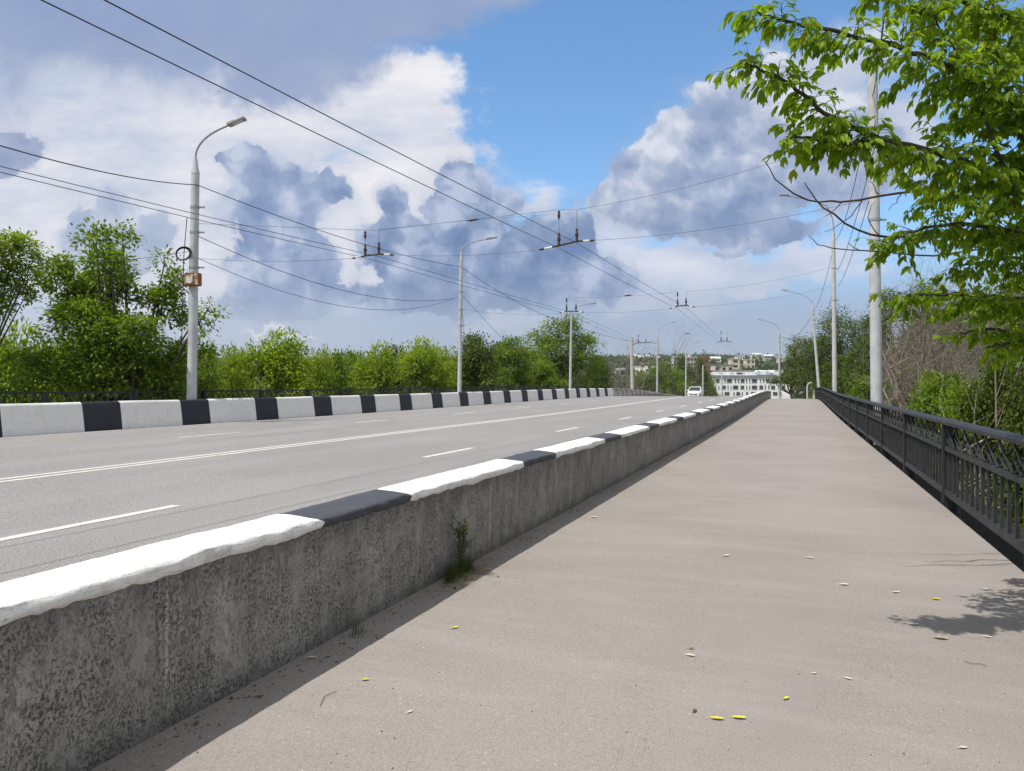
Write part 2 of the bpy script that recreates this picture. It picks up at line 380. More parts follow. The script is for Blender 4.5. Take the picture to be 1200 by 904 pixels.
# ------------------------------------------------------------------ right concrete wall
def dark_r(t): return ((t - 3.96) % 3.65) < 1.15
def wall():
    root = empty('concrete_wall', R(0, -2.85, 0), 'long rough concrete wall with white and dark painted top beside the footpath', 'wall')
    inv = -R(0, -2.85, 0)
    def fix(o): o.parent = root; o.location = inv; return o
    joints = [11.32 + 18.25 * i for i in range(-1, 5)]
    ends = [-14] + joints + [88.5]
    def jb(t, j):
        return (.006 * math.sin(t * 2.1 + j) + random.gauss(0, .0012), 0)
    prof = [(-2.745, -.06), (-2.735, .10), (-2.725, .30), (-2.72, .5), (-2.715, .64), (-2.71, .745), (-3.0, .76), (-3.12, .3)]
    for a, b in zip(ends[:-1], ends[1:]):
        fix(sweep('wall_panel', prof, arange(a + .012, b - .012, .5), M['concrete'], GP, None, True, jit=jb))
    prof = [(-2.714, .726), (-2.702, .731), (-2.697, .742), (-2.695, .755), (-2.696, .768), (-2.699, .778), (-2.706, .786), (-2.722, .791), (-2.76, .797), (-2.83, .804), (-2.91, .811), (-2.975, .812), (-3.015, .796), (-3.05, .73), (-3.09, .58), (-3.14, .25), (-3.0, .62)]
    ts = []
    for k in range(-5, 24):
        a = 3.96 + 3.65 * k; ts += arange(a, a + 1.15, .05 if k < 3 else .12)[:-1] + arange(a + 1.15, a + 3.65, .05 if k < 3 else .12)[:-1]
    ts = [t for t in ts if -14 <= t <= 88.4]
    ph = rng.random(40) * 6.28
    tabs = [np.interp(np.arange(0, 110, .02), np.arange(0, 110, st), rng.normal(0, 1, len(np.arange(0, 110, st)))) for st in (.09, .09, .21, .21, .5, .5, .05, .05)]
    def tb_(k, t, o=0): return tabs[k][int((t + 15 + o) / .02) % len(tabs[k])]
    def jc(t, j):
        if j > 13: return (0, 0, -.05)
        e = 1.0 if j < 7 else .35
        a = .75 * (.0030 * tb_(0, t, j * .013) + .0026 * tb_(2, t, j * .031) + 0.002 * tb_(4, t) + .0026 * tb_(6, t, j * 3.1)) * e
        b = (.0026 * tb_(1, t, j * .02) + .0020 * tb_(3, t, j * .02) + .0024 * tb_(7, t, j * 2.3)) * e + .0022 * tb_(5, t)
        if j <= 1: b += .0045 * tb_(3, t, 40) + .003 * tb_(7, t, 11) - .004
        if j in (4, 5): a -= .006 * max(0, tb_(2, t, 7))
        if dark_r(t): b -= .003; a -= .002
        return (a, b, -.008 * min(max(j - 5, 0), 6) + .010 * tb_(2, t, j * .2))
    def mi(t, j): return 1 if dark_r(t) else 0
    fix(sweep('painted_cap', prof, ts, [M['white_paint'], M['dark_paint']], GP, None, True, mi, jc, True))
wall()

# ------------------------------------------------------------------ left barrier and the balustrade after it
def barrier():
    root = empty('traffic_barrier', R(30, -18.2, ROADZ), 'long white and black striped concrete barrier along the far side of the road', 'barrier')
    def d(t): return ((t - 15.4) % 3.52) < 1.24
    ts = []
    for k in range(-8, 20):
        a = 15.4 + 3.52 * k; ts += arange(a, a + 1.24, .3)[:-1] + arange(a + 1.24, a + 3.52, .35)[:-1]
    ts = [t for t in ts if -14 <= t <= 79.0]
    prof = [(-18.02, ROADZ - .05), (-18.05, ROADZ + .2), (-18.11, ROADZ + .66), (-18.13, ROADZ + .745), (-18.16, ROADZ + .785), (-18.22, ROADZ + .80), (-18.36, ROADZ + .79), (-18.39, ROADZ + .74), (-18.40, ROADZ - .05)]
    o = sweep('barrier_body', prof, ts, [M['barrier_white'], M['barrier_dark']], G, None, True, lambda t, j: 1 if d(t) else 0, lambda t, j: (.004 * math.sin(t * 3 + j), .005 * math.sin(t * 1.3 + j)), False)
    o.parent = root; o.location = -R(30, -18.2, ROADZ)
    root = empty('concrete_balustrade', R(80, -18.3, ROADZ), 'pale concrete balustrade with open bays where the striped barrier ends', 'balustrade')
    inv = -R(80, -18.3, ROADZ)
    for zz, hh, nm in ((.80, .14, 'top_rail'), (.12, .16, 'bottom_rail')):
        o = sweep(nm, [(-18.2, ROADZ + zz - hh), (-18.2, ROADZ + zz), (-18.45, ROADZ + zz), (-18.45, ROADZ + zz - hh)], arange(79.3, 150, 2), M['concrete_pale'], G, None, True)
        o.parent = root; o.location = inv
    for i in range(27):
        t = 79.6 + i * 2.6; b = MB()
        b.box(R(t, -18.3, G(t) + ROADZ + .42) + inv, (.36, .75, .86), -ANG); b.build('post', M['concrete_pale'], root)
        b = MB()
        for u in (.55, .95, 1.35, 1.75, 2.15):
            b.box(R(t + u, -18.32, G(t + u) + ROADZ + .39) + inv, (.12, .12, .54), -ANG)
        b.build('baluster_panel', M['concrete_pale'], root)
barrier()

# ------------------------------------------------------------------ iron railing on the right
def railing():
    O = R(7.8, 1.92, 0)
    root = empty('iron_railing', O, 'black iron railing with lattice band and upright bars on the right of the footpath', 'railing')
    P = 1.93; bay = 4.12; t0 = 7.85 - 3 * bay; n = 23
    T = lambda t, dp, z: R(t, P + dp, GP(t) + z) - O
    def fix(o): o.parent = root; o.location = -O; return o
    ts = arange(t0, t0 + n * bay, 1.03)
    fix(sweep('top_rail', [(P - .075, 1.06), (P - .08, 1.10), (P - .06, 1.125), (P + .06, 1.125), (P + .08, 1.10), (P + .075, 1.06)], ts, M['iron'], GP, None, True))
    fix(sweep('mid_rail', [(P - .045, .70), (P - .045, .755), (P + .03, .755), (P + .03, .70)], ts, M['iron'], GP, None, True))
    fix(sweep('bottom_rail', [(P - .045, .09), (P - .045, .165), (P + .03, .165), (P + .03, .09)], ts, M['iron'], GP, None, True))
    for i in range(n + 1):
        t = t0 + i * bay; b = MB()
        b.bar(T(t, -.055, -.17), T(t, -.055, 1.06), .065, .03); b.bar(T(t, .01, -.17), T(t, .01, 1.06), .03, .16); b.bar(T(t, .10, -.17), T(t, .10, 1.06), .09, .03)
        b.box(T(t, .02, -.15), (.24, .2, .03), -ANG)
        b.build('post', M['iron'], root)
    for i in range(n):
        a = t0 + i * bay; b = MB()
        for q in range(14):
            t = a + bay * (q + .75) / 14.5
            b.bar(T(t, -.012, .165), T(t, -.012, .70), .030, .034)
        b.build('baluster_panel', M['iron'], root)
        b = MB(); w = bay / 7
        for q in range(7):
            u = a + .03 + q * w * .985
            b.bar(T(u, -.022, .755), T(u + w, -.022, 1.06), .016, .032); b.bar(T(u, .002, 1.06), T(u + w, .002, .755), .016, .032)
            b.bar(T(u + w * .5, -.012, .755), T(u + w, -.010, .90), .016, .028); b.bar(T(u + w * .5, .013, .755), T(u, .011, .90), .016, .028)
        b.build('lattice_panel', M['iron'], root)
    b = MB(); t = t0 + n * bay + .15
    b.box(T(t, .0, .55), (.30, .30, 1.5), -ANG); b.box(T(t, 0, 1.33), (.36, .36, .08), -ANG); b.build('end_post', M['iron'], root)
railing()

def left_fence():
    P = -19.85; t0 = 15.66 - 8 * 3.1; n = 27; O = R(15.66, P, ROADZ)
    root = empty('lattice_fence', O, 'low dark lattice fence in front of the bushes behind the striped barrier', 'fence')
    T = lambda t, dp, z: R(t, P + dp, G(t) + ROADZ + .05 + z) - O
    ts = arange(t0, t0 + n * 3.1, 1.03)
    for zz, h, nm in ((1.02, .06, 'top_rail'), (.12, .045, 'bottom_rail')):
        o = sweep(nm, [(P - .03, ROADZ + .05 + zz - h), (P - .03, ROADZ + .05 + zz), (P + .03, ROADZ + .05 + zz), (P + .03, ROADZ + .05 + zz - h)], ts, M['fence'], G, None, True); o.parent = root; o.location = -O
    for i in range(n + 1):
        b = MB(); t = t0 + i * 3.1; b.box(T(t, 0, .49), (.16, .16, 1.06), -ANG); b.build('post', M['fence'], root)
    for i in range(n):
        b = MB(); a = t0 + i * 3.1
        for q in range(11):
            u = a + q * .28 + .02; w = .28 * 2
            x1 = min(a + 3.08, u + w); f = (x1 - u) / w
            b.bar(T(u, -.006, .12), T(x1, -.006, .12 + .84 * f), .014, .028); b.bar(T(u, .009, .96), T(x1, .009, .96 - .84 * f), .014, .028)
        b.build('lattice_panel', M['fence'], root)
left_fence()

# ------------------------------------------------------------------ poles, lamps
def lamp_post(name, base, top_h, lean, label, group, arm=True, side=(1.6, .55), lamp_dir=None, r0=.17, r1=.12, mat='galv', bands=(.55, .7)):
    """lean: horizontal shift of the top; arm reaches towards lamp_dir (unit xy)"""
    root = empty(name, base, label, 'street lamp' if arm else 'pole', group)
    L = Vector((lean[0], lean[1], 0)); top = L + Vector((0, 0, top_h))
    n = 14; b = MB()
    b.tube([top * (i / 8) for i in range(9)], [r0 + (r1 - r0) * i / 8 for i in range(9)], n); b.build('shaft', M[mat], root)
    for f in bands:
        b = MB(); rr = r0 + (r1 - r0) * f; b.tube([top * f - Vector((0, 0, .04)), top * f + Vector((0, 0, .04))], rr + .014, n)
        b.box(top * f + Vector((rr + .09, 0, 0)), (.22, .05, .05)); b.build('clamp_band', M['lamp'], root)
    if arm:
        d = Vector((lamp_dir[0], lamp_dir[1], 0)).normalized(); R_, H_ = side
        b = MB(); b.tube([top - Vector((0, 0, .05)), top + Vector((0, 0, .12)), top + Vector((0, 0, .5))], [r1 + .01, r1 * .8, .05], 12); b.build('collar', M['galv'], root)
        pts = [top + Vector((0, 0, .45))]
        for i in range(1, 11):
            u = i / 10; pts.append(top + d * (R_ * (u * u * .75 + .25 * u ** 4)) + Vector((0, 0, .45 + H_ * (2 * u * (1 - u) * .55 + u * u))))
        b = MB(); b.tube(pts, .035, 8); b.build('lamp_arm', M['lamp'], root)
        e = pts[-1]; tilt = (pts[-1] - pts[-2]).normalized(); q = tilt.to_track_quat('X', 'Z')
        b = MB(); b.box(e + tilt * .30, (.62, .27, .075), q=q); b.box(e + tilt * .10 + Vector((0, 0, .05)), (.28, .2, .06), q=q); hd = b.build('lamp_head', M['lamp'], root, bevel=.015)
        b = MB(); b.box(e + tilt * .36 - Vector((0, 0, .044)), (.34, .2, .012), q=q); b.build('lens', M['lens'], hd)
    return root
toroad = (CA, -SA)
lampg = 'street lamps behind the striped barrier'
lp = []
def LP(px, base_t_p, top_px, top_py, side, label, group=lampg, tow=toroad, **kw):
    t = tcross(px, base_t_p); q = R(t, base_t_p); q.z = G(t) + ROADZ
    zt = EYE + (451 - top_py) / F * q.y
    o = lamp_post('lamp_post', q, zt - q.z, ((top_px - px) / F * q.y, 0), label, group, True, side, tow, **kw); lp.append(q); return o, q, zt
o, q, zt = LP(224, -18.75, 229, 202, (1.15, 1.05), 'tall silver lamp post with rusty box and cable coil behind the barrier', r0=.165, r1=.13, bands=(.76, .62, .86), tow=(1, -.12))
lamp1 = q.copy(); l1top = zt
hh = (451 - 329) / F * q.y + EYE - q.z; b = MB()
fx = lambda py: (224 + (470 - py) / 268 * 5 - 224) / F * q.y
b.box((fx(329) + .10, -.24, hh), (.46, .26, .42)); jb = b.build('junction_box', M['rust'], o, bevel=.02)
b = MB(); b.box((fx(329) + .03, -.40, hh), (.30, .02, .36)); b.build('box_door', M['rust'], jb)
b = MB(); hc = (451 - 299) / F * q.y + EYE - q.z
for k in range(5):
    rr = .19 + .012 * k; c = Vector((fx(299) - .26 + .01 * k, -.22 - .015 * k, hc))
    b.tube([c + Vector((math.cos(a) * rr * 1.1, math.sin(a) * .05, math.sin(a) * rr)) for a in [6.2832 * i / 20 for i in range(21)]], .011, 5, cap=False)
b.build('cable_coil', M['wire'], o)
b = MB(); b.tube([(fx(270) - .2, -.1, hc + 1.2), (fx(299) - .24, -.2, hc), (fx(380) - .26, -.2, hc - 2.2), (-.26, -.15, .3)], .014, 5); b.build('down_cable', M['wire'], o)
LP(538, -18.75, 540.5, 305, (1.55, .85), 'silver lamp post second along the barrier, in front of dark green trees', r0=.125, r1=.10, bands=(.78, .66, .55), tow=(1, .2))
LP(668, -18.75, 669.5, 372, (1.7, .75), 'pale lamp post in front of the big dark tree past the barrier middle', r0=.12, r1=.095, tow=(1, .2))
LP(770, -18.75, 770.5, 394, (2.3, 1.5), 'slim lamp post beside the balustrade, left of the white car', r0=.15, r1=.11, tow=(1, .3))
LP(803.5, -18.75, 804, 413, (2.3, 1.4), 'slim dark lamp post just left of the white car', r0=.15, r1=.11, tow=(1, .3), mat='pole_concrete')
def PLAIN(px, p, top_px, top_py, label, r0, r1, group, t=None, bands=(.55, .7), mat='pole_concrete', zoff=None):
    t = tcross(px, p) if t is None else t
    q = R(t, p); q.x = (px - 600) / F * q.y; q.z = (GP(t) - .17) if zoff is None else zoff
    zt = EYE + (451 - top_py) / F * q.y
    o = lamp_post('utility_pole', q, zt - q.z, ((top_px - px) / F * q.y, 0), label, group, False, r0=r0, r1=r1, mat=mat, bands=bands)
    return o, q, zt
polg = 'pale poles along the footpath railing'
PLAIN(823.5, -18.75, 823.8, 428, 'thin pale pole just right of the white car', .2, .14, 'distant poles down the road', zoff=-4)
PLAIN(846, -18.75, 846, 430, 'thin pole in front of the left corner of the white building', .2, .15, 'distant poles down the road', zoff=-5)
PLAIN(741, -19.6, 740, 396, 'grey pole sticking up behind the bare grey tree', .22, .18, 'distant poles down the road')
rp1, rq1, rz1 = PLAIN(1028, 2.22, 1022.5, 82, 'tall thick pale pole rising behind the railing into the maple leaves', .172, .140, polg, t=25, bands=(.40, .60, .82), mat='galv')
rp2, rq2, rz2 = PLAIN(978.5, 2.22, 976.5, 273, 'pale pole second along the railing, upright, in front of dark green trees', .150, .115, polg, t=53, bands=(.62, .80))
def arm_pole(px, top_px, top_py, d, base_z, reach, rise, label, r0, r1):
    q = Vector(((px - 600) / F * d, d, base_z)); zt = EYE + (451 - top_py) / F * d
    lamp_post('lamp_post', q, zt - q.z, ((top_px - px) / F * d, 0), label, polg, True, (reach, rise), (-1, .1), r0=r0, r1=r1, mat='pole_concrete', bands=(.88, .94))
arm_pole(961, 952, 362, 83, -.3, 2.6, 1.5, 'leaning pale lamp post near the far end of the railing', .165, .12)
arm_pole(914, 913, 391, 112, -1.6, 2.4, 1.5, 'upright lamp post standing before the right end of the white building', .19, .14)

# bracket with lamp on the second pole
b = MB(); zt = rz2 - rq2.z
b.tube([(-.05, 0, zt), (-.15, 0, zt + .9), (-.5, 0, zt + 1.7), (-1.3, 0, zt + 2.05), (-3.0, 0, zt + 2.35)], .035, 6); b.build('lamp_arm', M['lamp'], rp2)
b = MB(); b.box((-3.25, 0, zt + 2.40), (.6, .25, .1)); b.build('lamp_head', M['lamp'], rp2, bevel=.02)

# ------------------------------------------------------------------ wires
def wire(pts, r, label, name='overhead_wire', sag=0.0, mat='wire', cat='wire', group='overhead wires'):
    pts = [Vector(p) for p in pts]; out = [pts[0]]
    for a, c in zip(pts[:-1], pts[1:]):
        n = 10 if sag else 3
        for i in range(1, n + 1):
            u = i / n; out.append(a.lerp(c, u) - Vector((0, 0, sag * 4 * u * (1 - u))))
    b = MB(); O = out[0].copy(); b.tube([v - O for v in out], r, 5, cap=False)
    o = b.build(name, M[mat], loc=O); return tag(o, label, cat, group)
def ext(a, c, k): return a + (a - c) * k
def contact(seq, label):
    P = [at(*s) for s in seq]; P.insert(0, ext(P[0], P[1], .6)); wire(P, .0085, label, 'trolley_wire', .03, group='trolley wires over the road')
contact([(48, 0, 8.0), (655, 291, 24.7), (794, 362, 45), (845, 402, 80), (876, 423, 130)], 'lower thick trolley wire of the right pair crossing the upper sky')
contact([(122, 0, 7.8), (676, 285, 24.7), (804, 361, 45), (852, 402, 80), (881, 422, 130)], 'upper thick trolley wire of the right pair reaching the top edge furthest right')
contact([(0, 202, 14.4), (430, 303, 27.1), (664, 368, 46.5), (748, 404, 80), (800, 425, 130)], 'lower trolley wire of the left pair, passing just behind the box lamp post')
contact([(0, 195, 14.9), (445, 301, 27.1), (675, 368, 46.5), (757, 404, 80), (806, 425, 130)], 'upper trolley wire of the left pair, passing just behind the box lamp post')
d1 = lamp1.y
A1 = at(231, 217, d1 - .1)
wire([at(0, 171, 15), A1], .014, 'feeder cable entering at the left edge and reaching the box lamp post top', sag=.15)
t2 = R(tcross(538, -18.75), -18.75).y; t3 = R(tcross(668, -18.75), -18.75).y; t4 = R(tcross(770, -18.75), -18.75).y
wire([A1, at(540.5, 313, t2 - .1)], .014, 'topmost feeder cable between the box lamp post and the second lamp post', sag=.35)
wire([at(540.5, 313, t2 - .1), at(669, 380, t3)], .015, 'feeder cable falling from the second lamp post to the third', sag=.45)
wire([at(669, 380, t3), at(770, 402, t4)], .015, 'feeder cable from the third lamp post to the fourth', sag=.5)
wire([at(232, 277, d1 - .1), at(531, 350, t2)], .012, 'middle sagging cable between the box lamp post and the second lamp post', sag=.85)
wire([at(232, 303, d1 - .1), at(538, 348, t2)], .010, 'lowest sagging thin cable between the box lamp post and the second lamp post', sag=1.2)
wire([at(0, 303, 20), at(226, 294, d1 - .1)], .008, 'thin low cable coming to the coil from the left edge', sag=.2, mat='span')
wire([at(540.5, 345, t2), at(600, 410, 60)], .012, 'thin guy wire slanting down right from the second lamp post', mat='span')
wire([at(540.5, 350, t2), at(546, 418, t2 + 2)], .012, 'thin guy wire hanging almost straight beside the second lamp post', mat='span')

def hanger(pa, pb, top, d, arms, label, white):
    a, c = at(pa[0], pa[1], d), at(pb[0], pb[1], d); O = (a + c) / 2
    root = empty('wire_hanger', O, label, 'wire hanger', 'trolley wire hangers'); s = d / 24.7
    b = MB()
    for q in (a, c):
        z = at(0, top, d).z; v = q - O
        b.tube([v, v + Vector((0, 0, z - q.z))], .008, 5)
    b.build('drop_wire', M['span'], root)
    b = MB(); ea, ec = at(arms[0][0], arms[0][1], d) - O, at(arms[1][0], arms[1][1], d) - O; va, vc = a - O, c - O
    b.tube([va, vc], .032, 8); b.tube([va, va.lerp(ea, .35)], .032, 8); b.tube([vc, vc.lerp(ec, .35)], .032, 8)
    b.tube([va.lerp(ea, .75), ea], .035, 8); b.tube([vc.lerp(ec, .75), ec], .035, 8); b.build('cross_arm', M['insul'], root)
    b = MB(); b.tube([va.lerp(ea, .35), va.lerp(ea, .75)], .03, 8); b.tube([vc.lerp(ec, .35), vc.lerp(ec, .75)], .03, 8); b.build('insulator_sleeve', M['insul_w'] if white else M['span'], root)
    for v in (va, vc):
        b = MB(); b.tube([v + Vector((0, 0, z_)) for z_ in (0, .05, .12, .16, .24, .30, .38, .42)], [.05, .05, .03, .06, .06, .03, .05, .02], 8); b.build('insulator', M['insul'], root)
    b = MB(); v = va if white != 2 else vc; z = at(0, top, d).z - O.z
    b.tube([Vector((v.x, v.y, z - .02 - k)) for k in (0, .06, .12, .18, .24, .30)], [.015, .05, .03, .06, .03, .015], 8); b.build('insulator', M['insul'], root)
    return (at(pa[0], top, d), at(pb[0], top, d), O + ea, O + ec)
H1 = hanger((655, 288), (676, 283), 246, 24.7, ((632, 293), (696, 282)), 'large brown and white wire hanger under the centre of the blue gap', 1)
HL1 = hanger((428, 300), (444, 298), 270, 27.1, ((413, 303), (461, 299)), 'wire hanger left of the second lamp post', 1)
H2 = hanger((794, 359), (804, 358), 342, 45, ((785, 362), (814, 360)), 'small wire hanger of the right wire pair above the distant houses', 1)
HL2 = hanger((664, 365), (675, 365), 349, 46.5, ((656, 367), (684, 366)), 'small wire hanger right over the third lamp post top', 1)
H3 = hanger((845, 400), (852, 400), 388, 80, ((840, 402), (858, 401)), 'tiny wire hanger above the white building', 0)
HL3 = hanger((748, 402), (757, 402), 392, 80, ((742, 404), (763, 401)), 'tiny wire hanger beside the fourth lamp post', 0)
def span(pts, label, r=.006, sag=0.0): wire(pts, r, label, 'span_wire', sag, 'span', 'wire', 'span wires across the road')
P1 = lambda py: Vector((rq1.x + (1028 - 6 * (468 - py) / 386 - 1028) / F * rq1.y, rq1.y, EYE + (451 - py) / F * rq1.y))
P2 = lambda py: Vector((rq2.x, rq2.y, EYE + (451 - py) / F * rq2.y))
span([H1[1], P1(150)], 'upper span wire rising from the large hanger to the thick pole', sag=.25)
span([H1[1], H1[0], HL1[1], HL1[0], at(229, 262, d1)], 'upper span wire from the large hanger to the box lamp post')
span([H1[3], P1(232)], 'lower span wire from the large hanger to the thick pole clamp', sag=.2)
span([H1[2], HL1[3]], 'lower span wire between the large hanger and the left hanger', sag=.1)
span([HL1[2], at(229, 303, d1)], 'lower span wire from the left hanger to the box lamp post', sag=.1)
span([H2[1], P2(312)], 'upper span wire from the small right hanger to the second railing pole', sag=.25)
span([H2[3], P2(335)], 'lower span wire from the small right hanger to the second railing pole', sag=.2)
span([H2[2], HL2[3]], 'lower span wire between the two small hangers', sag=.1)
span([H2[0], HL2[1]], 'upper span wire between the two small hangers', sag=.1)
span([HL2[2], at(540, 362, t2)], 'span wire from the third lamp post hanger to the second lamp post', sag=.2)
span([HL1[1] + Vector((0, 0, .02)), at(553, 258, 34), at(668, 250, 60)], 'span wire with a long insulator above the second lamp post')
def rod(px0, py0, px1, py1, d, label):
    a, c = at(px0, py0, d), at(px1, py1, d); b = MB(); O = (a + c) / 2; v = [(a - O).lerp(c - O, u) for u in (0, .2, .25, .45, .5, .55, .75, .8, 1)]
    b.tube(v, [.03, .03, .055, .055, .03, .055, .055, .03, .03], 8); tag(b.build('rod_insulator', M['insul'], loc=O), label, 'insulator', 'insulators on the span wires')
rod(548, 259, 561, 257, 34, 'dark rod insulator hanging in the sky above the second lamp post')
rod(731, 347, 740, 346, 52, 'dark rod insulator in the sky right of the third lamp post')
rod(803, 391.5, 808, 391, 90, 'tiny rod insulator in the sky above the white car')
wire([P1(112), P2(282)], .014, 'single cable from the thick pole top to the second railing pole', sag=.9)
wire([P1(150) + Vector((.2, 0, 0)), P2(318) + Vector((.15, 0, 0))], .013, 'left cable of the close pair between the thick pole and the second railing pole', sag=.5)
wire([P1(165) + Vector((.35, 0, 0)), P2(335) + Vector((.25, 0, 0))], .013, 'right cable of the close pair between the thick pole and the second railing pole', sag=.5)
wire([P1(112), at(1036, 20, 10)], .014, 'cable running up from the thick pole top behind the maple leaves', sag=.2)
wire([P2(282), at(953, 366, 83)], .016, 'cable from the second railing pole down to the leaning lamp post', sag=.8)
wire([at(951, 371, 83), at(914, 393, 112)], .02, 'dark sagging cable between the leaning and the upright lamp posts', sag=1.3)
wire([P2(335), at(955, 380, 83)], .012, 'thin lower cable from the second railing pole to the leaning lamp post', sag=.9)
# ------------------------------------------------------------------ leaves and trees
def norm(a): return a / np.maximum(1e-6, np.linalg.norm(a, axis=-1, keepdims=True))
def leaves(name, P, D, U, L, W, tint, mat, parent, fine=False, fold=.25):
    """many leaves in one mesh: P base, D axis, U approximate upper side"""
    D = norm(D); S = norm(np.cross(D, U)); N = np.cross(S, D); n = len(P)
    if fine: T = [(0, 0, 0), (.22, .38, .5), (.52, .5, .6), (.80, .26, .4), (1, 0, -.3), (.80, -.26, .4), (.52, -.5, .6), (.22, -.38, .5), (.5, 0, .0)]
    else: T = [(0, 0, 0), (.5, .5, .5), (1, 0, -.2), (.5, -.5, .5)]
    k = len(T); V = np.zeros((n, k, 3))
    for i, (a, b, c) in enumerate(T):
        V[:, i] = P + D * (L * a)[:, None] + S * (W * b)[:, None] + N * (W * (c - .25) * fold - L * .12 * a * a)[:, None]
    base = (np.arange(n) * k)[:, None]
    if fine:
        fs = [np.concatenate([base + np.array([f]) for f in ((0, 8, 2, 1), (8, 4, 3, 2), (0, 7, 6, 8), (8, 6, 5, 4))])]
    else: fs = [np.concatenate([base + np.array([(0, 2, 1)]), base + np.array([(0, 3, 2)])])]
    return raw(name, V.reshape(-1, 3), fs, mat, parent, np.repeat(tint, k))
def rdir(n): return norm(rng.normal(size=(n, 3)))
def make_tree(kind, base, lobes, clumps, lpc, leaf, mat, label, cat, group=None, clump_r=.35, trunk_r=.12, stems=1, bark='bark', flat=.65, top=None, rz=0.0, inner=.35):
    root = empty(kind, base, label, cat, group, rz)
    lobes = np.array(lobes, dtype=float); vol = np.prod(lobes[:, 3:6], axis=1) ** .72; vol /= vol.sum()
    idx = rng.choice(len(lobes), size=clumps, p=vol)
    d = rdir(clumps); d[:, 2] = np.where(d[:, 2] < -.55, -d[:, 2], d[:, 2]); rr = inner + (1 - inner) * rng.random(clumps) ** .45
    C = lobes[idx, :3] + d * lobes[idx, 3:6] * rr[:, None]
    C[:, 2] = np.maximum(C[:, 2], .15)
    ct = np.clip(rng.normal(.45, .2, clumps), 0, 1)
    cs = clump_r * rng.uniform(.6, 1.35, clumps)
    per = np.maximum(3, (lpc * rng.uniform(.5, 1.4, clumps)).astype(int))
    ci = np.repeat(np.arange(clumps), per); n = len(ci)
    off = rng.normal(size=(n, 3)) * .5; off[:, 2] *= flat
    P = C[ci] + off * cs[ci][:, None]
    D = off + d[ci] * .5 + rng.normal(size=(n, 3)) * .45; D[:, 2] -= .25
    U = np.tile([0, 0, 1.0], (n, 1)) + rng.normal(size=(n, 3)) * .45
    L = leaf * rng.uniform(.65, 1.3, n)
    tint = np.clip(ct[ci] + rng.normal(0, .17, n), 0, 1)
    leaves('crown', P, D, U, L, L * .55, tint, M[mat], root)
    b = MB(); H = lobes[:, 2].max()
    for s in range(stems):
        ang = s * 6.2832 / stems + rng.random() * 2; sp = .12 * stems if stems > 1 else 0
        p0 = Vector((math.cos(ang) * sp * .4, math.sin(ang) * sp * .4, -.25))
        mine = [l for i, l in enumerate(lobes) if i % stems == s] or [lobes[0]]
        fork = Vector((np.mean([l[0] for l in mine]) * .35, np.mean([l[1] for l in mine]) * .35, H * .34))
        mid = p0.lerp(fork, .5) + Vector((rng.normal() * .06 * H / 4, rng.normal() * .06 * H / 4, 0))
        b.tube([p0, mid, fork], [trunk_r, trunk_r * .8, trunk_r * .68], 8)
        for l in mine:
            e = Vector(l[:3]) + Vector((0, 0, l[5] * .5)); m_ = fork.lerp(e, .5) + Vector((rng.normal() * .1, rng.normal() * .1, -.05 * H))
            b.tube([fork, m_, e], [trunk_r * .6, trunk_r * .4, trunk_r * .1], 6)
    pick = rng.choice(clumps, size=min(clumps, 220), replace=False)
    for i in pick:
        l = lobes[idx[i]]; a = Vector(l[:3]) + Vector((0, 0, -l[5] * .2)); e = Vector(C[i])
        b.tube([a, a.lerp(e, .5) + Vector((0, 0, -.06 * (e - a).length)), e], [trunk_r * .16, trunk_r * .1, trunk_r * .03], 4, cap=False)
    b.build('trunk', M[bark], root)
    return root
def rand_lobes(n, h, r, low=.18, seed=0):
    g = np.random.default_rng(seed); out = []
    for i in range(n):
        z = h * (low + (.98 - low) * (i + .3) / n); w = r * (1 - .55 * abs((z / h) - .42) / .58)
        a = g.random() * 6.28; q = w * g.uniform(.05, .6); s = r * g.uniform(.34, .55)
        out.append((math.cos(a) * q, math.sin(a) * q, z - s * .5, s, s, s * g.uniform(.7, 1.0)))
    return out
CLIP = [None]
def bare_mb(b, p, d, length, rad, level, spread=.5, grav=.0, kids=5, seg=4, n=5):
    pts = [p]; dd = d.copy()
    for i in range(seg):
        dd = (dd + Vector((rng.normal(), rng.normal(), rng.normal())) * .16 + Vector((0, 0, grav))).normalized()
        nx = pts[-1] + dd * (length / seg)
        if CLIP[0] is not None and tp((nx + CLIP[0]).x, (nx + CLIP[0]).y)[1] < 2.5:
            if len(pts) < 2: return
            dd = Vector((CA, -SA, .6)).normalized(); nx = pts[-1] + dd * (length / seg)
        pts.append(nx)
    b.tube(pts, [rad * (1 - .7 * i / seg) for i in range(seg + 1)], n, cap=False)
    if level <= 0: return
    for k in range(kids):
        u = .25 + .75 * (k + rng.random()) / kids; i = min(seg - 1, int(u * seg)); q = pts[i].lerp(pts[i + 1], u * seg - i)
        ax = (pts[i + 1] - pts[i]).normalized(); s = Vector((rng.normal(), rng.normal(), rng.normal())); s = (s - ax * s.dot(ax)).normalized()
        bare_mb(b, q, (ax * (1 - spread * .55) + s * spread).normalized(), length * rng.uniform(.38, .62), rad * (1 - .7 * u) * .6, level - 1, spread, grav, kids, max(2, seg - 1), max(3, n - 1))
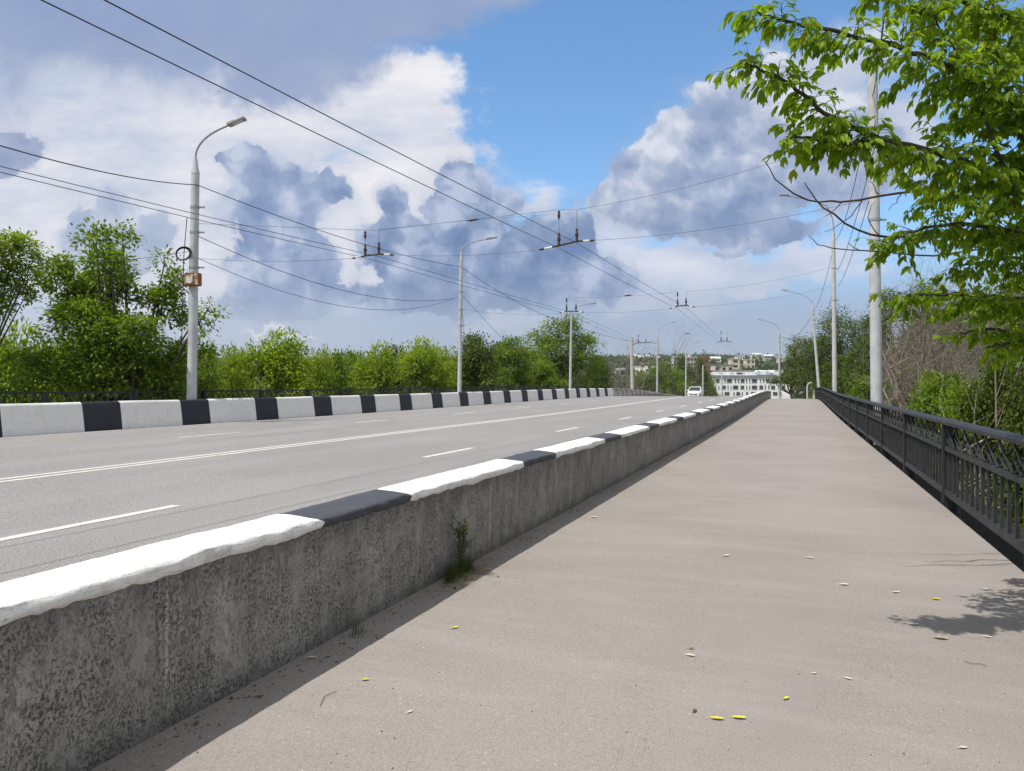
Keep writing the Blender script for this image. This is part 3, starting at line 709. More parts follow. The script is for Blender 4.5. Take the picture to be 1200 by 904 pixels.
def bare_tree(kind, base, h, stems, label, cat, mat='twig', r=.05, level=3, spread=.6, kids=5, tilt=.35, grav=.02, group=None):
    root = empty(kind, base, label, cat, group)
    b = MB(); c = MB(); CLIP[0] = root.location.copy() if tp(base.x, base.y)[1] > 2.5 else None
    for s in range(stems):
        a = 6.2832 * s / stems + rng.random(); d = Vector((math.cos(a) * tilt, math.sin(a) * tilt, 1)).normalized()
        bare_mb(c if s == 0 else b, Vector((math.cos(a) * .1, math.sin(a) * .1, -.2)), d, h * rng.uniform(.7, 1.0), r, level, spread, grav, kids)
    c.build('trunk', M[mat], root)
    if b.v: b.build('branches', M[mat], root)
    return root

# tall leafy tree left of the box lamp post
def L_(px, py, d, base): v = at(px, py, d); return (v.x - base.x, v.y - base.y, v.z - base.z)
def px_tree(kind, cx, d, zbase, blobs, clumps, lpc, leaf, mat, label, cat, group=None, depth=.8, **kw):
    """blobs given as photo discs (px, py, radius px); each becomes a round lobe at its own distance"""
    base = Vector(((cx - 600) / F * d, d, zbase)); s = d / F; lobes = []
    for i, (px, py, r) in enumerate(blobs):
        x, y, z = L_(px, py, d, base); dy = (rng.random() - .5) * 2 * depth * 1.2
        lobes.append((x * (1 + dy / d), dy, z, r * s, r * s, r * s * .9))
    return make_tree(kind, base, lobes, clumps, lpc, leaf, mat, label, cat, group, **kw)
px_tree('maple_tree', 135, 26.2, -3.2, [(128, 272, 13), (127, 292, 20), (150, 322, 24), (112, 322, 22), (78, 325, 26), (60, 315, 16), (178, 306, 13), (188, 332, 18), (165, 360, 32), (90, 355, 34), (70, 358, 26), (120, 395, 42), (185, 398, 30), (90, 425, 42), (150, 440, 50), (200, 430, 34), (215, 372, 18), (235, 362, 11), (228, 392, 9), (120, 340, 30), (120, 450, 44), (180, 455, 40), (70, 440, 28), (150, 415, 46)],
        1060, 34, .15, 'leaf_tree', 'tall ragged green maple behind the fence, left of the box lamp post', 'tree', clump_r=.36, trunk_r=.16, stems=3, depth=1.2, inner=.45)
px_tree('maple_tree', -95, 24, -3.2, [(-10, 304, 28), (12, 288, 17), (25, 302, 11), (-20, 342, 28), (6, 322, 18), (-40, 280, 28), (-55, 340, 34), (-12, 366, 12), (8, 345, 10), (-70, 400, 28), (-80, 300, 28)],
        620, 30, .12, 'leaf_bright', 'loose light green tree cut by the left edge of the picture', 'tree', clump_r=.30, trunk_r=.10, stems=1, inner=.2)

# bushes behind the striped barrier
protos = {}
def shrub_proto(key, seed, mat, clumps, leaf):
    base = Vector((0, 0, -50))
    protos[key] = make_tree('shrub', base, rand_lobes(11, 4.0, 2.15, .06, seed), int(clumps * 1.35), 40, leaf, mat, None, None, clump_r=.36, trunk_r=.05, stems=4)
shrub_proto('a', 3, 'leaf_bright', 330, .15); shrub_proto('b', 5, 'leaf_bright', 300, .14); shrub_proto('c', 9, 'leaf_tree', 330, .15); shrub_proto('d', 12, 'leaf_dark', 340, .14)
used = set()
def shrub(key, px, d, top, wpx, label, group, zbase=None, cat='bush'):
    o = protos[key] if key not in used else copy_tree(protos[key]); used.add(key)
    r = (px - 600) / F
    if px < 870:
        d = max(d, 21.2 / max(.02, SA - CA * r - wpx / F * .42))
    x = r * d
    zb = min(ground_h(x, d), -1.2) - .1 if zbase is None else zbase
    h = EYE + (451 - top + 5) / F * d - zb; w = wpx * d / F
    o.location = (x, d, zb); o.rotation_euler = (0, 0, rng.random() * 6.28); o.scale = (w / 4.0, w / 4.0, h / 3.9)
    if rng.random() < .5: o.scale.x *= -1
    return tag(o, label, cat, group)
gl = 'bushes behind the striped barrier'
shrub('a', 30, 31, 401, 130, 'bright bush at the far left under the tree cut by the edge', gl)
shrub('b', -60, 29, 405, 130, 'bright bush outside the left edge under the loose tree', gl)
shrub('b', 92, 34, 415, 90, 'light bush showing under the left side of the ragged maple', gl)
shrub('c', 200, 33, 425, 90, 'bush in the gap just left of the box lamp post foot', gl)
shrub('b', 246, 34, 411, 64, 'bright bush immediately right of the box lamp post', gl)
shrub('b', 274, 36, 414, 66, 'rounded bush filling the gap left of the broadest bush', gl)
shrub('a', 322, 38, 403, 118, 'broad bright bush, widest of the row, between the first two lamp posts', gl)
shrub('b', 372, 45, 418, 70, 'low bright bush right of the broadest bush', gl)
shrub('c', 402, 52, 420, 66, 'low green bush midway between the first two lamp posts', gl)
shrub('a', 440, 48, 416, 70, 'bright bush left of the twin topped bush', gl)
shrub('a', 492, 50, 409, 84, 'bright twin topped bush left of the second lamp post', gl)
shrub('b', 520, 47, 430, 60, 'small bright bush at the foot of the second lamp post', gl)
shrub('d', 556, 56, 402, 84, 'dark green tree like bush behind the second lamp post', gl)
shrub('c', 603, 60, 402, 66, 'green pointed bush between the second lamp post and the red brick tower', gl)
shrub('c', 640, 55, 428, 60, 'low green bush in front of the red brick tower', gl)
shrub('b', 610, 52, 438, 60, 'smallest bright bush, low on the fence, right of the second lamp post', gl)
shrub('d', 700, 76, 426, 50, 'dark bush right of the third lamp post beside the bare grey tree', gl)
shrub('c', 785, 118, 436, 60, 'green bush behind the balustrade left of the dark lamp post', gl, -4)
shrub('d', 760, 105, 447, 46, 'dark low bush behind the balustrade beside the bare grey tree', gl, -4)
px_tree('maple_tree', 655, 88, -4, [(668, 384, 13), (655, 395, 22), (632, 402, 18), (680, 408, 18), (650, 425, 30), (684, 430, 24), (625, 425, 18), (660, 448, 34), (690, 400, 8)],
        520, 34, .26, 'leaf_tree', 'big round dark green tree behind the third lamp post', 'tree', clump_r=.85, trunk_r=.25, stems=2, depth=1.5)
bare_tree('bare_tree', at(736, 0, 112).xy.to_3d() + Vector((0, 0, -5)), 10.5, 8, 'bare grey leafless tree beside the start of the balustrade', 'tree', 'twig', .10, 3, .6, 7, .36)
bare_tree('bare_tree', at(789, 0, 150).xy.to_3d() + Vector((0, 0, -6)), 15, 3, 'tall thin leafless tree in front of the grey apartment block', 'tree', 'twig', .14, 3, .45, 6, .12)
bare_tree('bare_tree', at(650, 0, 80).xy.to_3d() + Vector((0, 0, -2)), 5.4, 4, 'small dry bush with pale twigs left of the third lamp post', 'bush', 'twig', .04, 2, .5, 6, .5)
bare_tree('bare_tree', at(238, 0, 44).xy.to_3d() + Vector((0, 0, -3)), 7.2, 6, 'thin bare twigs rising over the bush right of the box lamp post', 'tree', 'twig', .035, 2, .3, 8, .25)
bare_tree('bare_tree', at(395, 0, 66).xy.to_3d() + Vector((0, 0, -3)), 7.2, 8, 'thin bare twigs rising over the low bushes midway along the row', 'tree', 'twig', .04, 2, .3, 8, .5)
bare_tree('bare_tree', at(586, 0, 64).xy.to_3d() + Vector((0, 0, -3)), 5.6, 4, 'dry pale twiggy bush between the second lamp post and pointed bush', 'bush', 'twig', .035, 2, .45, 7, .4)

# trees down the road, between balustrade and white building
for key, px, d, top, w, lab in [('b', 272, 44, 424, 90, 'low pale bush half hidden behind the rounded bush'), ('c', 345, 47, 420, 100, 'low bush half hidden behind the broadest bush'), ('b', 385, 52, 424, 90, 'low pale bush in the dip right of the broadest bush'), ('c', 425, 58, 420, 90, 'dull bush behind the gap between the two lamp posts'), ('d', 455, 60, 418, 90, 'dark bush behind the twin topped bush'),
        ('b', 520, 60, 415, 90, 'pale bush just left of the second lamp post foot, behind'), ('d', 585, 74, 412, 80, 'dark bush filling the gap right of the second lamp post'), ('c', 632, 84, 418, 70, 'green bush at the left foot of the big round tree'), ('a', 165, 38, 420, 100, 'bright bush seen through the ragged maple'), ('c', 60, 38, 410, 100, 'green bush behind the far left bright bush')]:
    shrub(key, px, d, top, w, lab, gl)
gm = 'trees at the end of the bridge'
for i, (px, d, top, w, key, lab) in enumerate([(772, 150, 431, 60, 'c', 'green tree left of the slim dark lamp post at the bridge end'), (800, 165, 427, 44, 'd', 'olive tree behind the slim dark lamp post at the bridge end'),
        (822, 180, 431, 34, 'd', 'dark tree between the white car and white building'), (834, 190, 446, 26, 'c', 'low green bush covering the white building left corner'), (745, 170, 440, 50, 'c', 'green tree seen behind the bare grey tree')]):
    shrub(key, px, d, top, w, lab, gm, -12, 'tree')

# right-hand side behind the railing
gr_ = 'greenery behind the iron railing'
px_tree('leafy_tree', 990, 95, -3, [(988, 372, 16), (975, 392, 22), (1005, 395, 22), (960, 415, 24), (990, 425, 32), (1020, 420, 26), (955, 440, 22), (1015, 380, 12)], 520, 34, .24, 'leaf_dark', 'dark green tree between the two pale poles by the railing', 'tree', gr_, clump_r=.9, trunk_r=.25, stems=2, depth=2)
px_tree('leafy_tree', 945, 108, -3, [(940, 405, 14), (950, 420, 20), (932, 415, 12), (938, 435, 18), (955, 445, 22), (930, 448, 12), (962, 398, 12)], 320, 28, .24, 'leaf_dark', 'dark tree at the railing end behind the leaning lamp post', 'tree', gr_, clump_r=.8, trunk_r=.25, stems=2, depth=2)
px_tree('pine_tree', 929, 112, -2.8, [(912, 446, 5), (922, 444, 6), (934, 446, 7), (905, 447, 4), (926, 428, 6), (936, 425, 6), (930, 415, 5)], 120, 26, .26, 'leaf_far', 'thin pine with flat branch before the white building right end', 'tree', gr_, clump_r=.5, trunk_r=.22, inner=.1, depth=.8)
px_tree('leafy_tree', 1052, 34, -3, [(1050, 352, 14), (1062, 365, 18), (1040, 372, 14), (1080, 350, 18), (1030, 385, 12)], 150, 22, .12, 'leaf_dark', 'thin leafy tree showing above the brown thicket', 'tree', gr_, clump_r=.4, trunk_r=.12, depth=1)
for key, px, d, top, w, lab, zb in [('d', 1012, 72, 405, 80, 'dark bush left of the thick pole', -2.5), ('d', 985, 88, 425, 60, 'dark bush at the second railing pole foot', -2.5), ('c', 1052, 30, 436, 80, 'green bush just right of the thick pole foot', -2.2),
        ('d', 1085, 44, 372, 120, 'dark bush deep behind the brown thicket', -3), ('c', 1112, 20, 446, 110, 'green bush under the brown thicket', -2.2), ('b', 1085, 22, 446, 70, 'low bright bush against the railing before the thicket', -2.0), ('d', 1190, 34, 355, 140, 'dark bush behind the pale dead stems', -3),
        ('d', 1165, 15, 440, 110, 'green bush among the pale dead stems', -2.2), ('b', 1130, 17, 462, 80, 'bright low bush against the railing left of the dead stems', -2), ('d', 1235, 16, 350, 200, 'dark bush at the right edge of the picture', -2.6), ('d', 1130, 52, 356, 150, 'dark bush furthest back on the right side', -3.5),
        ('d', 1290, 12, 300, 200, 'dark bush outside the right edge', -2.6), ('d', 1215, 12, 462, 130, 'green bush behind the nearest railing bay', -2.2), ('d', 1030, 62, 392, 80, 'dark bush behind the thick pole', -3), ('c', 1012, 58, 446, 70, 'low green bush between the two railing poles', -2.4), ('c', 968, 98, 438, 40, 'green bush behind the leaning lamp post foot', -2.6), ('d', 1400, 9, 250, 260, 'dark bush well outside the right edge', -2.4), ('c', 1195, 18, 420, 100, 'green bush below the lowest maple branch', -2.4)]:
    shrub(key, px, d, top, w, lab, gr_, zb)
for px, d, h, n, lab, tl, sp in ((1092, 24, 7.2, 18, 'dense brown leafless thicket under the maple leaves', .42, .82), (1135, 27, 7.4, 15, 'second brown leafless thicket further right, behind the low maple branch', .42, .82), (1058, 42, 7.6, 4, 'thin brown twigs beside the thick pole above the green bush', .12, .5)):
    v = at(px, 0, d); bare_tree('dead_thicket', Vector((v.x, v.y, -2.4)), h, n, lab, 'bush', 'twig', .055, 3, sp, 7 if n > 5 else 5, tl, .01, gr_)
for px, d, h, n, lab in ((1190, 13.5, 4.6, 4, 'pale forked dead shrub at the right edge behind the railing'), (1166, 15.5, 4.4, 3, 'pale slanting dead shrub left of the forked one behind the railing'), (1128, 18, 4.2, 2, 'thin pale dead shrub leaning over the low bush')):
    v = at(px, 0, d); bare_tree('dead_shrub', Vector((v.x, v.y, -2.2)), h, n, lab, 'dead shrub', 'pale_twig', .04, 2, .42, 4, .22)

# ------------------------------------------------------------------ foreground maple
def foreground():
    base = Vector((6.7, 4.4, -2.0))
    root = empty('maple_tree', base, 'large maple with drooping bright leaves reaching in from the right edge', 'tree')
    br = [  # (px, py, depth) along each bough, tip last, twig reach in metres
        ([(1330, 190, 5.0), (1200, 128, 4.7), (1120, 80, 4.5), (1040, 50, 4.3), (960, 34, 4.2), (905, 20, 4.1), (880, 14, 4.1)], .24, .05),
        ([(1330, 300, 5.2), (1200, 218, 4.9), (1120, 185, 4.6), (1040, 165, 4.4), (975, 140, 4.3), (925, 98, 4.2), (885, 78, 4.2), (868, 74, 4.2)], .25, .04),
        ([(1040, 165, 4.4), (985, 168, 4.3), (940, 160, 4.25), (922, 160, 4.2)], .16, .06),
        ([(1330, 330, 5.6), (1210, 275, 5.3), (1130, 262, 5.0), (1075, 268, 4.9), (1040, 285, 4.8)], .26, .05),
        ([(1340, 400, 6.0), (1210, 352, 5.6), (1130, 345, 5.3), (1075, 345, 5.2), (1055, 350, 5.1)], .26, .055),
        ([(1340, 460, 6.4), (1220, 400, 6.0), (1160, 385, 5.8), (1125, 390, 5.7)], .24, .07),
        ([(1340, 420, 6.0), (1240, 395, 5.6), (1180, 402, 5.4), (1155, 408, 5.3)], .2, .08),
        ([(1330, 60, 5.2), (1210, 30, 4.9), (1140, 8, 4.7), (1080, -10, 4.6), (1030, -25, 4.5)], .28, .05),
        ([(1060, -60, 4.4), (1040, -25, 4.4), (1025, -8, 4.4)], .14, .05),
        ([(1180, 210, 4.8), (1150, 130, 4.7), (1118, 60, 4.6), (1090, 10, 4.5)], .26, .05),
        ([(1260, 260, 5.0), (1190, 150, 4.8), (1170, 60, 4.7), (1160, -20, 4.6)], .3, .05),
        ([(1320, 240, 6.0), (1230, 200, 5.8), (1160, 230, 5.6), (1100, 230, 5.4), (1070, 215, 5.3)], .3, .05),
        ([(1320, 290, 6.2), (1230, 300, 6.0), (1170, 305, 5.8), (1120, 312, 5.6)], .3, .05),
        ([(1320, 150, 6.2), (1240, 120, 6.0), (1180, 130, 5.8), (1120, 140, 5.6)], .3, .05),
        ([(1320, 90, 6.2), (1240, 60, 6.0), (1180, 60, 5.8), (1130, 50, 5.6)], .3, .05),
        ([(1340, 350, 7.0), (1250, 330, 6.8), (1190, 330, 6.6)], .34, .05),
        ([(1340, 200, 7.2), (1260, 190, 7.0), (1180, 200, 6.8)], .36, .05),
        ([(1340, 60, 7.0), (1260, 40, 6.8), (1180, 20, 6.6), (1110, 0, 6.4)], .34, .05),
        ([(1340, 260, 7.5), (1250, 260, 7.2), (1170, 270, 7.0)], .36, .05),
        ([(1340, 130, 8.0), (1250, 120, 7.6), (1170, 110, 7.3), (1110, 100, 7.0)], .36, .05),
        ([(1340, 380, 7.4), (1250, 360, 7.0), (1190, 360, 6.8), (1150, 350, 6.6)], .34, .05),
    ]
    B = MB(); Tw = MB(); P = []; D = []; U = []; L = []; tn = []
    hub = Vector((6.2, 4.5, 3.2))
    for bi, (pts, reach, step) in enumerate(br):
        v = [at(*q) - base for q in pts]
        if pts[0][0] > 1300: v.insert(0, (hub - base).lerp(v[0], .30) + Vector((rng.normal() * .15, rng.normal() * .25, rng.normal() * .2)))
        fine = []
        for a, c in zip(v[:-1], v[1:]):
            for i in range(6): fine.append(a.lerp(c, i / 6) + Vector((rng.normal(), rng.normal(), rng.normal())) * .006)
        fine.append(v[-1]); n = len(fine); r0 = .022 if pts[0][0] > 1300 else .011
        B.tube(fine, [r0 * (1 - .86 * i / n) + .002 for i in range(n)], 7)
        if pts[0][0] > 1300:
            h = hub - base; m = h.lerp(v[0], .5) + Vector((0, 0, -.05)); B.tube([h, m, v[0]], [.05, .035, r0], 7)
        dist = 0; acc = 0
        tot = sum((fine[i + 1] - fine[i]).length for i in range(n - 1)); btint = rng.normal(.5, .07)
        for i in range(n - 1):
            seg = fine[i + 1] - fine[i]; ln = seg.length; ax = seg.normalized()
            while acc < ln:
                u = (dist + acc) / tot; q = fine[i] + ax * acc; acc += step * .64 * rng.uniform(.6, 1.5)
                if u < .05: continue
                side = Vector((rng.normal(), rng.normal(), rng.normal() * .55)); side = (side - ax * side.dot(ax)).normalized()
                tl = reach * rng.uniform(.35, 1.15) * (1.0 if u < .75 else 1.25 - u * .7)
                d0 = (side * .8 + ax * .55 + Vector((0, 0, -.05))).normalized(); tp_ = [q]
                for s in range(4):
                    d0 = (d0 + Vector((0, 0, -.11))).normalized(); tp_.append(tp_[-1] + d0 * tl / 4)
                Tw.tube(tp_, [.0035, .003, .0025, .002, .0014], 4, cap=False)
                tt = np.clip(btint + rng.normal(0, .16) + .10 * (u > .7), 0, .9)
                nn = max(2, int(tl / .055))
                for s in range(nn + 1):
                    f = s / nn * 3.999; k = int(f); a = tp_[k].lerp(tp_[k + 1], f - k)
                    for sg in (-1, 1):
                        if rng.random() < .12: continue
                        w = d0.cross(Vector((0, 0, 1))); w = w.normalized() if w.length > .05 else Vector((1, 0, 0))
                        pd = (d0 * rng.uniform(.3, .9) + w * sg * rng.uniform(.3, .9) + Vector((0, 0, rng.uniform(-.15, .35)))).normalized()
                        pl = rng.uniform(.035, .085); e = a + pd * pl + Vector((0, 0, -.012))
                        Tw.tube([a, a.lerp(e, .5) + Vector((0, 0, .006)), e], .0011, 3, cap=False)
                        sz = rng.uniform(.046, .102) * (1.0 if s < nn else .8); lt = np.clip(tt + rng.normal(0, .12), 0, .93)
                        if rng.random() < .004: lt = 1.0
                        wv = pd.cross(Vector((0, 0, 1))); wv = wv.normalized() if wv.length > .05 else Vector((1, 0, 0))
                        hang = Vector((0, 0, -1)) * rng.uniform(.45, 1.25)
                        for ang, sc in ((0, 1.0), (.62, .85), (-.62, .85)):
                            ld = (pd * math.cos(ang) + wv * math.sin(ang) + hang + Vector((rng.normal(), rng.normal(), rng.normal())) * .16).normalized()
                            P.append(e if ang == 0 else e - pd * .012); D.append(ld); L.append(sz * sc * rng.uniform(.85, 1.1)); tn.append(lt)
                            U.append(pd * .6 + Vector((0, 0, .8)) + Vector((rng.normal(), rng.normal(), rng.normal())) * .4)
            acc -= ln; dist += ln
    L = np.array(L)
    leaves('crown', np.array(P), np.array(D), np.array(U), L, L * rng.uniform(.36, .5, len(L)), np.array(tn), M['leaf_near'], root, True, .35)
    t = MB(); t.tube([Vector((0, 0, -.3)), Vector((-.1, .05, 1.5)), Vector((-.3, .1, 3.4)), hub - base], [.17, .15, .12, .10], 10)
    t.tube([hub - base, hub - base + Vector((.2, .3, 1.6)), hub - base + Vector((.1, .6, 3.2))], [.09, .06, .02], 8)
    t.build('trunk', M['bark'], root); B.build('boughs', M['bark_green'], root); Tw.build('twigs', M['bark_green'], root)
    print('near leaflets', len(L))
    d = MB()
    dead = [[(1120, 218, 6.1), (1075, 224, 6.1), (1030, 230, 6.0), (985, 237, 6.0), (960, 237, 6.0), (930, 227, 5.9), (908, 210, 5.9), (896, 189, 5.9)],
            [(1080, 280, 6.3), (1040, 278, 6.3), (1020, 275, 6.2), (990, 262, 6.2), (965, 244, 6.1), (950, 225, 6.1), (943, 214, 6.1)],
            [(1095, 300, 6.6), (1060, 298, 6.6), (1015, 294, 6.5), (975, 291, 6.5), (958, 287, 6.5), (948, 277, 6.5)],
            [(1010, 236, 6.0), (998, 253, 6.0), (982, 264, 6.0), (966, 272, 6.0)], [(1008, 294, 6.5), (1000, 290, 6.5), (994, 285, 6.5)], [(986, 237, 6.0), (977, 247, 6.0), (965, 255, 6.0)],
            [(1056, 228, 6.0), (1051, 238, 6.0), (1041, 247, 6.0)], [(1030, 276, 6.2), (1020, 262, 6.2), (1019, 248, 6.2), (1026, 236, 6.2)], [(1030, 228, 6.0), (1025, 219, 6.0), (1018, 212, 6.0)]]
    for k, q in enumerate(dead):
        v = [at(*s) - base for s in q]; w = [v[0]]
        for a, c in zip(v[:-1], v[1:]):
            w += [a.lerp(c, .5) + Vector((rng.normal(), 0, rng.normal())) * .008, c]
        n = len(w); r0 = .012 if k < 2 else (.008 if k == 2 else .005); d.tube(w, [r0 * (1 - .75 * i / n) for i in range(n)], 6)
        if k < 3: d.tube([v[0], v[0].lerp(hub - base, .5) + Vector((0, 0, -.15)), hub - base + Vector((0, 0, -.4))], [r0, r0 * 1.3, .03], 6)
    d.build('dead_boughs', M['bark'], root)
foreground()

# ------------------------------------------------------------------ weeds, fallen leaves, grit
def on_path(px, py, lift=.004):
    d = EYE * F / (py - 451); v = at(px, py, d); t, p = tp(v.x, v.y)
    d = (EYE - GP(t) + (.012 if p > .5 else 0) * min(1, (p) / 1.8) - lift) * F / (py - 451); v = at(px, py, d)
    t, p = tp(v.x, v.y); z = GP(t) + np.interp(p, [-2.8, -1.5, 0, 1.2, 1.84], [.004, .006, 0, -.012, -.03])
    return Vector((v.x, v.y, z + lift))
def fallen(px, py, size, mat, label, cat='fallen leaf', rz=None, curl=.25, w=.42, name='fallen_leaf'):
    O = on_path(px, py); rz = rng.random() * 6.28 if rz is None else rz
    n = 6; vs = []; fs = []
    for i in range(n + 1):
        u = i / n; hw = size * w * .5 * math.sin(math.pi * min(1, u * .92 + .04)) ** .8
        x = (u - .5) * size; z = size * curl * (2 * u - 1) ** 2 * .35
        for k in (-1, 0, 1): vs.append(Vector((x, k * hw, z + abs(k) * hw * .45 + .001)))
    for i in range(n):
        for k in (0, 1): fs.append((i * 3 + k, i * 3 + k + 1, i * 3 + k + 4, i * 3 + k + 3))
    m_ = Matrix.Rotation(rz, 3, 'Z'); b = MB(); b.add([m_ @ v for v in vs], fs, 0, True)
    b.tube([m_ @ Vector((-.5 * size, 0, size * curl * .35)), m_ @ Vector((-.78 * size, .03 * size, .003))], .0012, 4)
    o = b.build(name, M[mat], loc=O); tag(o, label, cat, 'leaves and bits lying on the footpath')
for a in [(533, 737, .058, 'yellow_leaf', 'yellow green leaf on the sunlit path nearest the grass tuft', 'fallen leaf', .6),
          (921, 819, .048, 'yellow_leaf', 'small curled yellow leaf right of the two long yellow leaves', 'fallen leaf', .7),
          (840, 843, .062, 'yellow_leaf', 'left one of two long yellow leaves lying close together', 'fallen leaf', -.2),
          (866, 842, .065, 'yellow_leaf', 'right one of two long yellow leaves lying close together', 'fallen leaf', -.15),
          (1097, 702, .065, 'yellow_leaf', 'yellow leaf left of the leafy shadow by the railing', 'fallen leaf', .1),
          (428, 798, .045, 'yellow_leaf', 'small yellow leaf just outside the wall shadow', 'fallen leaf', .2),
          (809, 769, .055, 'dry_leaf', 'pale elongated dry leaf beside a dark crumb', 'dry leaf', -.5),
          (810, 761, .036, 'brown_leaf', 'dark crumb just behind the pale elongated leaf', 'dry leaf', .1),
          (814, 834, .040, 'brown_leaf', 'dark curled bit left of the two long yellow leaves', 'dry leaf', 1.0),
          (989, 685, .075, 'dry_leaf', 'pale dry leaf in the middle distance of the path', 'dry leaf', -.1),
          (851, 652, .075, 'dry_leaf', 'pale star shaped scrap in the path centre', 'dry leaf', .5),
          (949, 654, .07, 'dry_leaf', 'grey pale scrap right of the star shaped scrap', 'dry leaf', -.4),
          (1050, 694, .062, 'dry_leaf', 'pale scrap left of the yellow leaf by the railing shadow', 'dry leaf', .1),
          (1071, 732, .07, 'dry_leaf', 'thin pale scrap below the yellow leaf near the railing', 'dry leaf', 0),
          (1102, 748, .09, 'straw', 'grey curled dead leaf left of the lower leaf shadow', 'dry leaf', -.3),
          (1157, 746, .05, 'dry_leaf', 'small white scrap between the two leaf shadows', 'dry leaf', -.6),
          (994, 795, .042, 'dry_leaf', 'small white scrap in the lower middle right of the path', 'dry leaf', -.7),
          (954, 789, .034, 'dry_leaf', 'small pale crumb left of the small white scrap', 'dry leaf', .3),
          (1128, 876, .040, 'dry_leaf', 'white scrap in the lower right corner of the path', 'dry leaf', .1),
          (696, 607, .09, 'dry_leaf', 'pale scrap near the wall shadow in the middle distance', 'dry leaf', .3),
          (1155, 690, .062, 'dry_leaf', 'pale scrap beside the upper leaf shadow', 'dry leaf', .2),
          (366, 772, .055, 'dry_leaf', 'pale dry leaf in the wall shadow', 'dry leaf', .1),
          (304, 818, .045, 'brown_leaf', 'dark leaf in the wall shadow near the bottom', 'dry leaf', .3),
          (385, 770, .05, 'straw', 'straw coloured leaf in the wall shadow beside the pale one', 'dry leaf', .9),
          (480, 836, .035, 'dry_leaf', 'pale crumb on the sunlit path left of centre', 'dry leaf', .9)]:
    fallen(*a)
def twig(pts, label):
    v = [on_path(*q) for q in pts]; b = MB(); O = v[0].copy()
    b.tube([x - O + Vector((0, 0, .003)) for x in v], [.0016] * len(v), 5); tag(b.build('fallen_twig', M['bark'], loc=O), label, 'twig', 'leaves and bits lying on the footpath')
twig([(375, 829), (380, 818), (386, 815), (394, 812)], 'thin bent twig on the path just outside the wall shadow')
twig([(1130, 775), (1140, 778), (1150, 778), (1157, 781)], 'long pale twig near the lower leaf shadow on the right')
def grit():
    n = 3200; t = rng.uniform(.5, 45, n); p = -2.70 + np.abs(rng.normal(0, .09, n)) * np.where(rng.random(n) < .3, 2, 1); s = rng.uniform(.0022, .0085, n) * (1 + .9 * (rng.random(n) > .95))
    k = 1400; t2 = rng.uniform(.8, 26, k); p2 = rng.uniform(-2.6, 1.8, k); s2 = rng.uniform(.002, .006, k)
    t = np.r_[t, t2]; p = np.r_[p, p2]; s = np.r_[s, s2]; n = len(t)
    z = np.array([GP(a) for a in t]) + np.interp(p, [-2.8, -1.5, 0, 1.2, 1.84], [.004, .006, 0, -.012, -.03]) + s * .4
    c = np.stack([SA * t + CA * p, CA * t - SA * p, z], 1); V = np.zeros((n, 6, 3))
    for i, dv in enumerate([(1, 0, 0), (0, 1, 0), (-1, 0, 0), (0, -1, 0), (0, 0, .7), (0, 0, -.5)]):
        V[:, i] = c + np.array(dv) * s[:, None] * rng.uniform(.5, 1.3, (n, 1)) + rng.normal(size=(n, 3)) * s[:, None] * .2
    base = (np.arange(n) * 6)[:, None]
    fs = np.concatenate([base + np.array([f]) for f in ((0, 1, 4), (1, 2, 4), (2, 3, 4), (3, 0, 4), (1, 0, 5), (2, 1, 5), (3, 2, 5), (0, 3, 5))])
    o = raw('grit', V.reshape(-1, 3), [fs], [M['straw'], M['brown_leaf'], M['concrete']], mi=rng.choice([0, 1, 2], size=len(fs), p=[.2, .55, .25]))
    tag(o, 'scattered grit and crumbs along the wall foot and path', 'grit', kind='stuff')
grit()
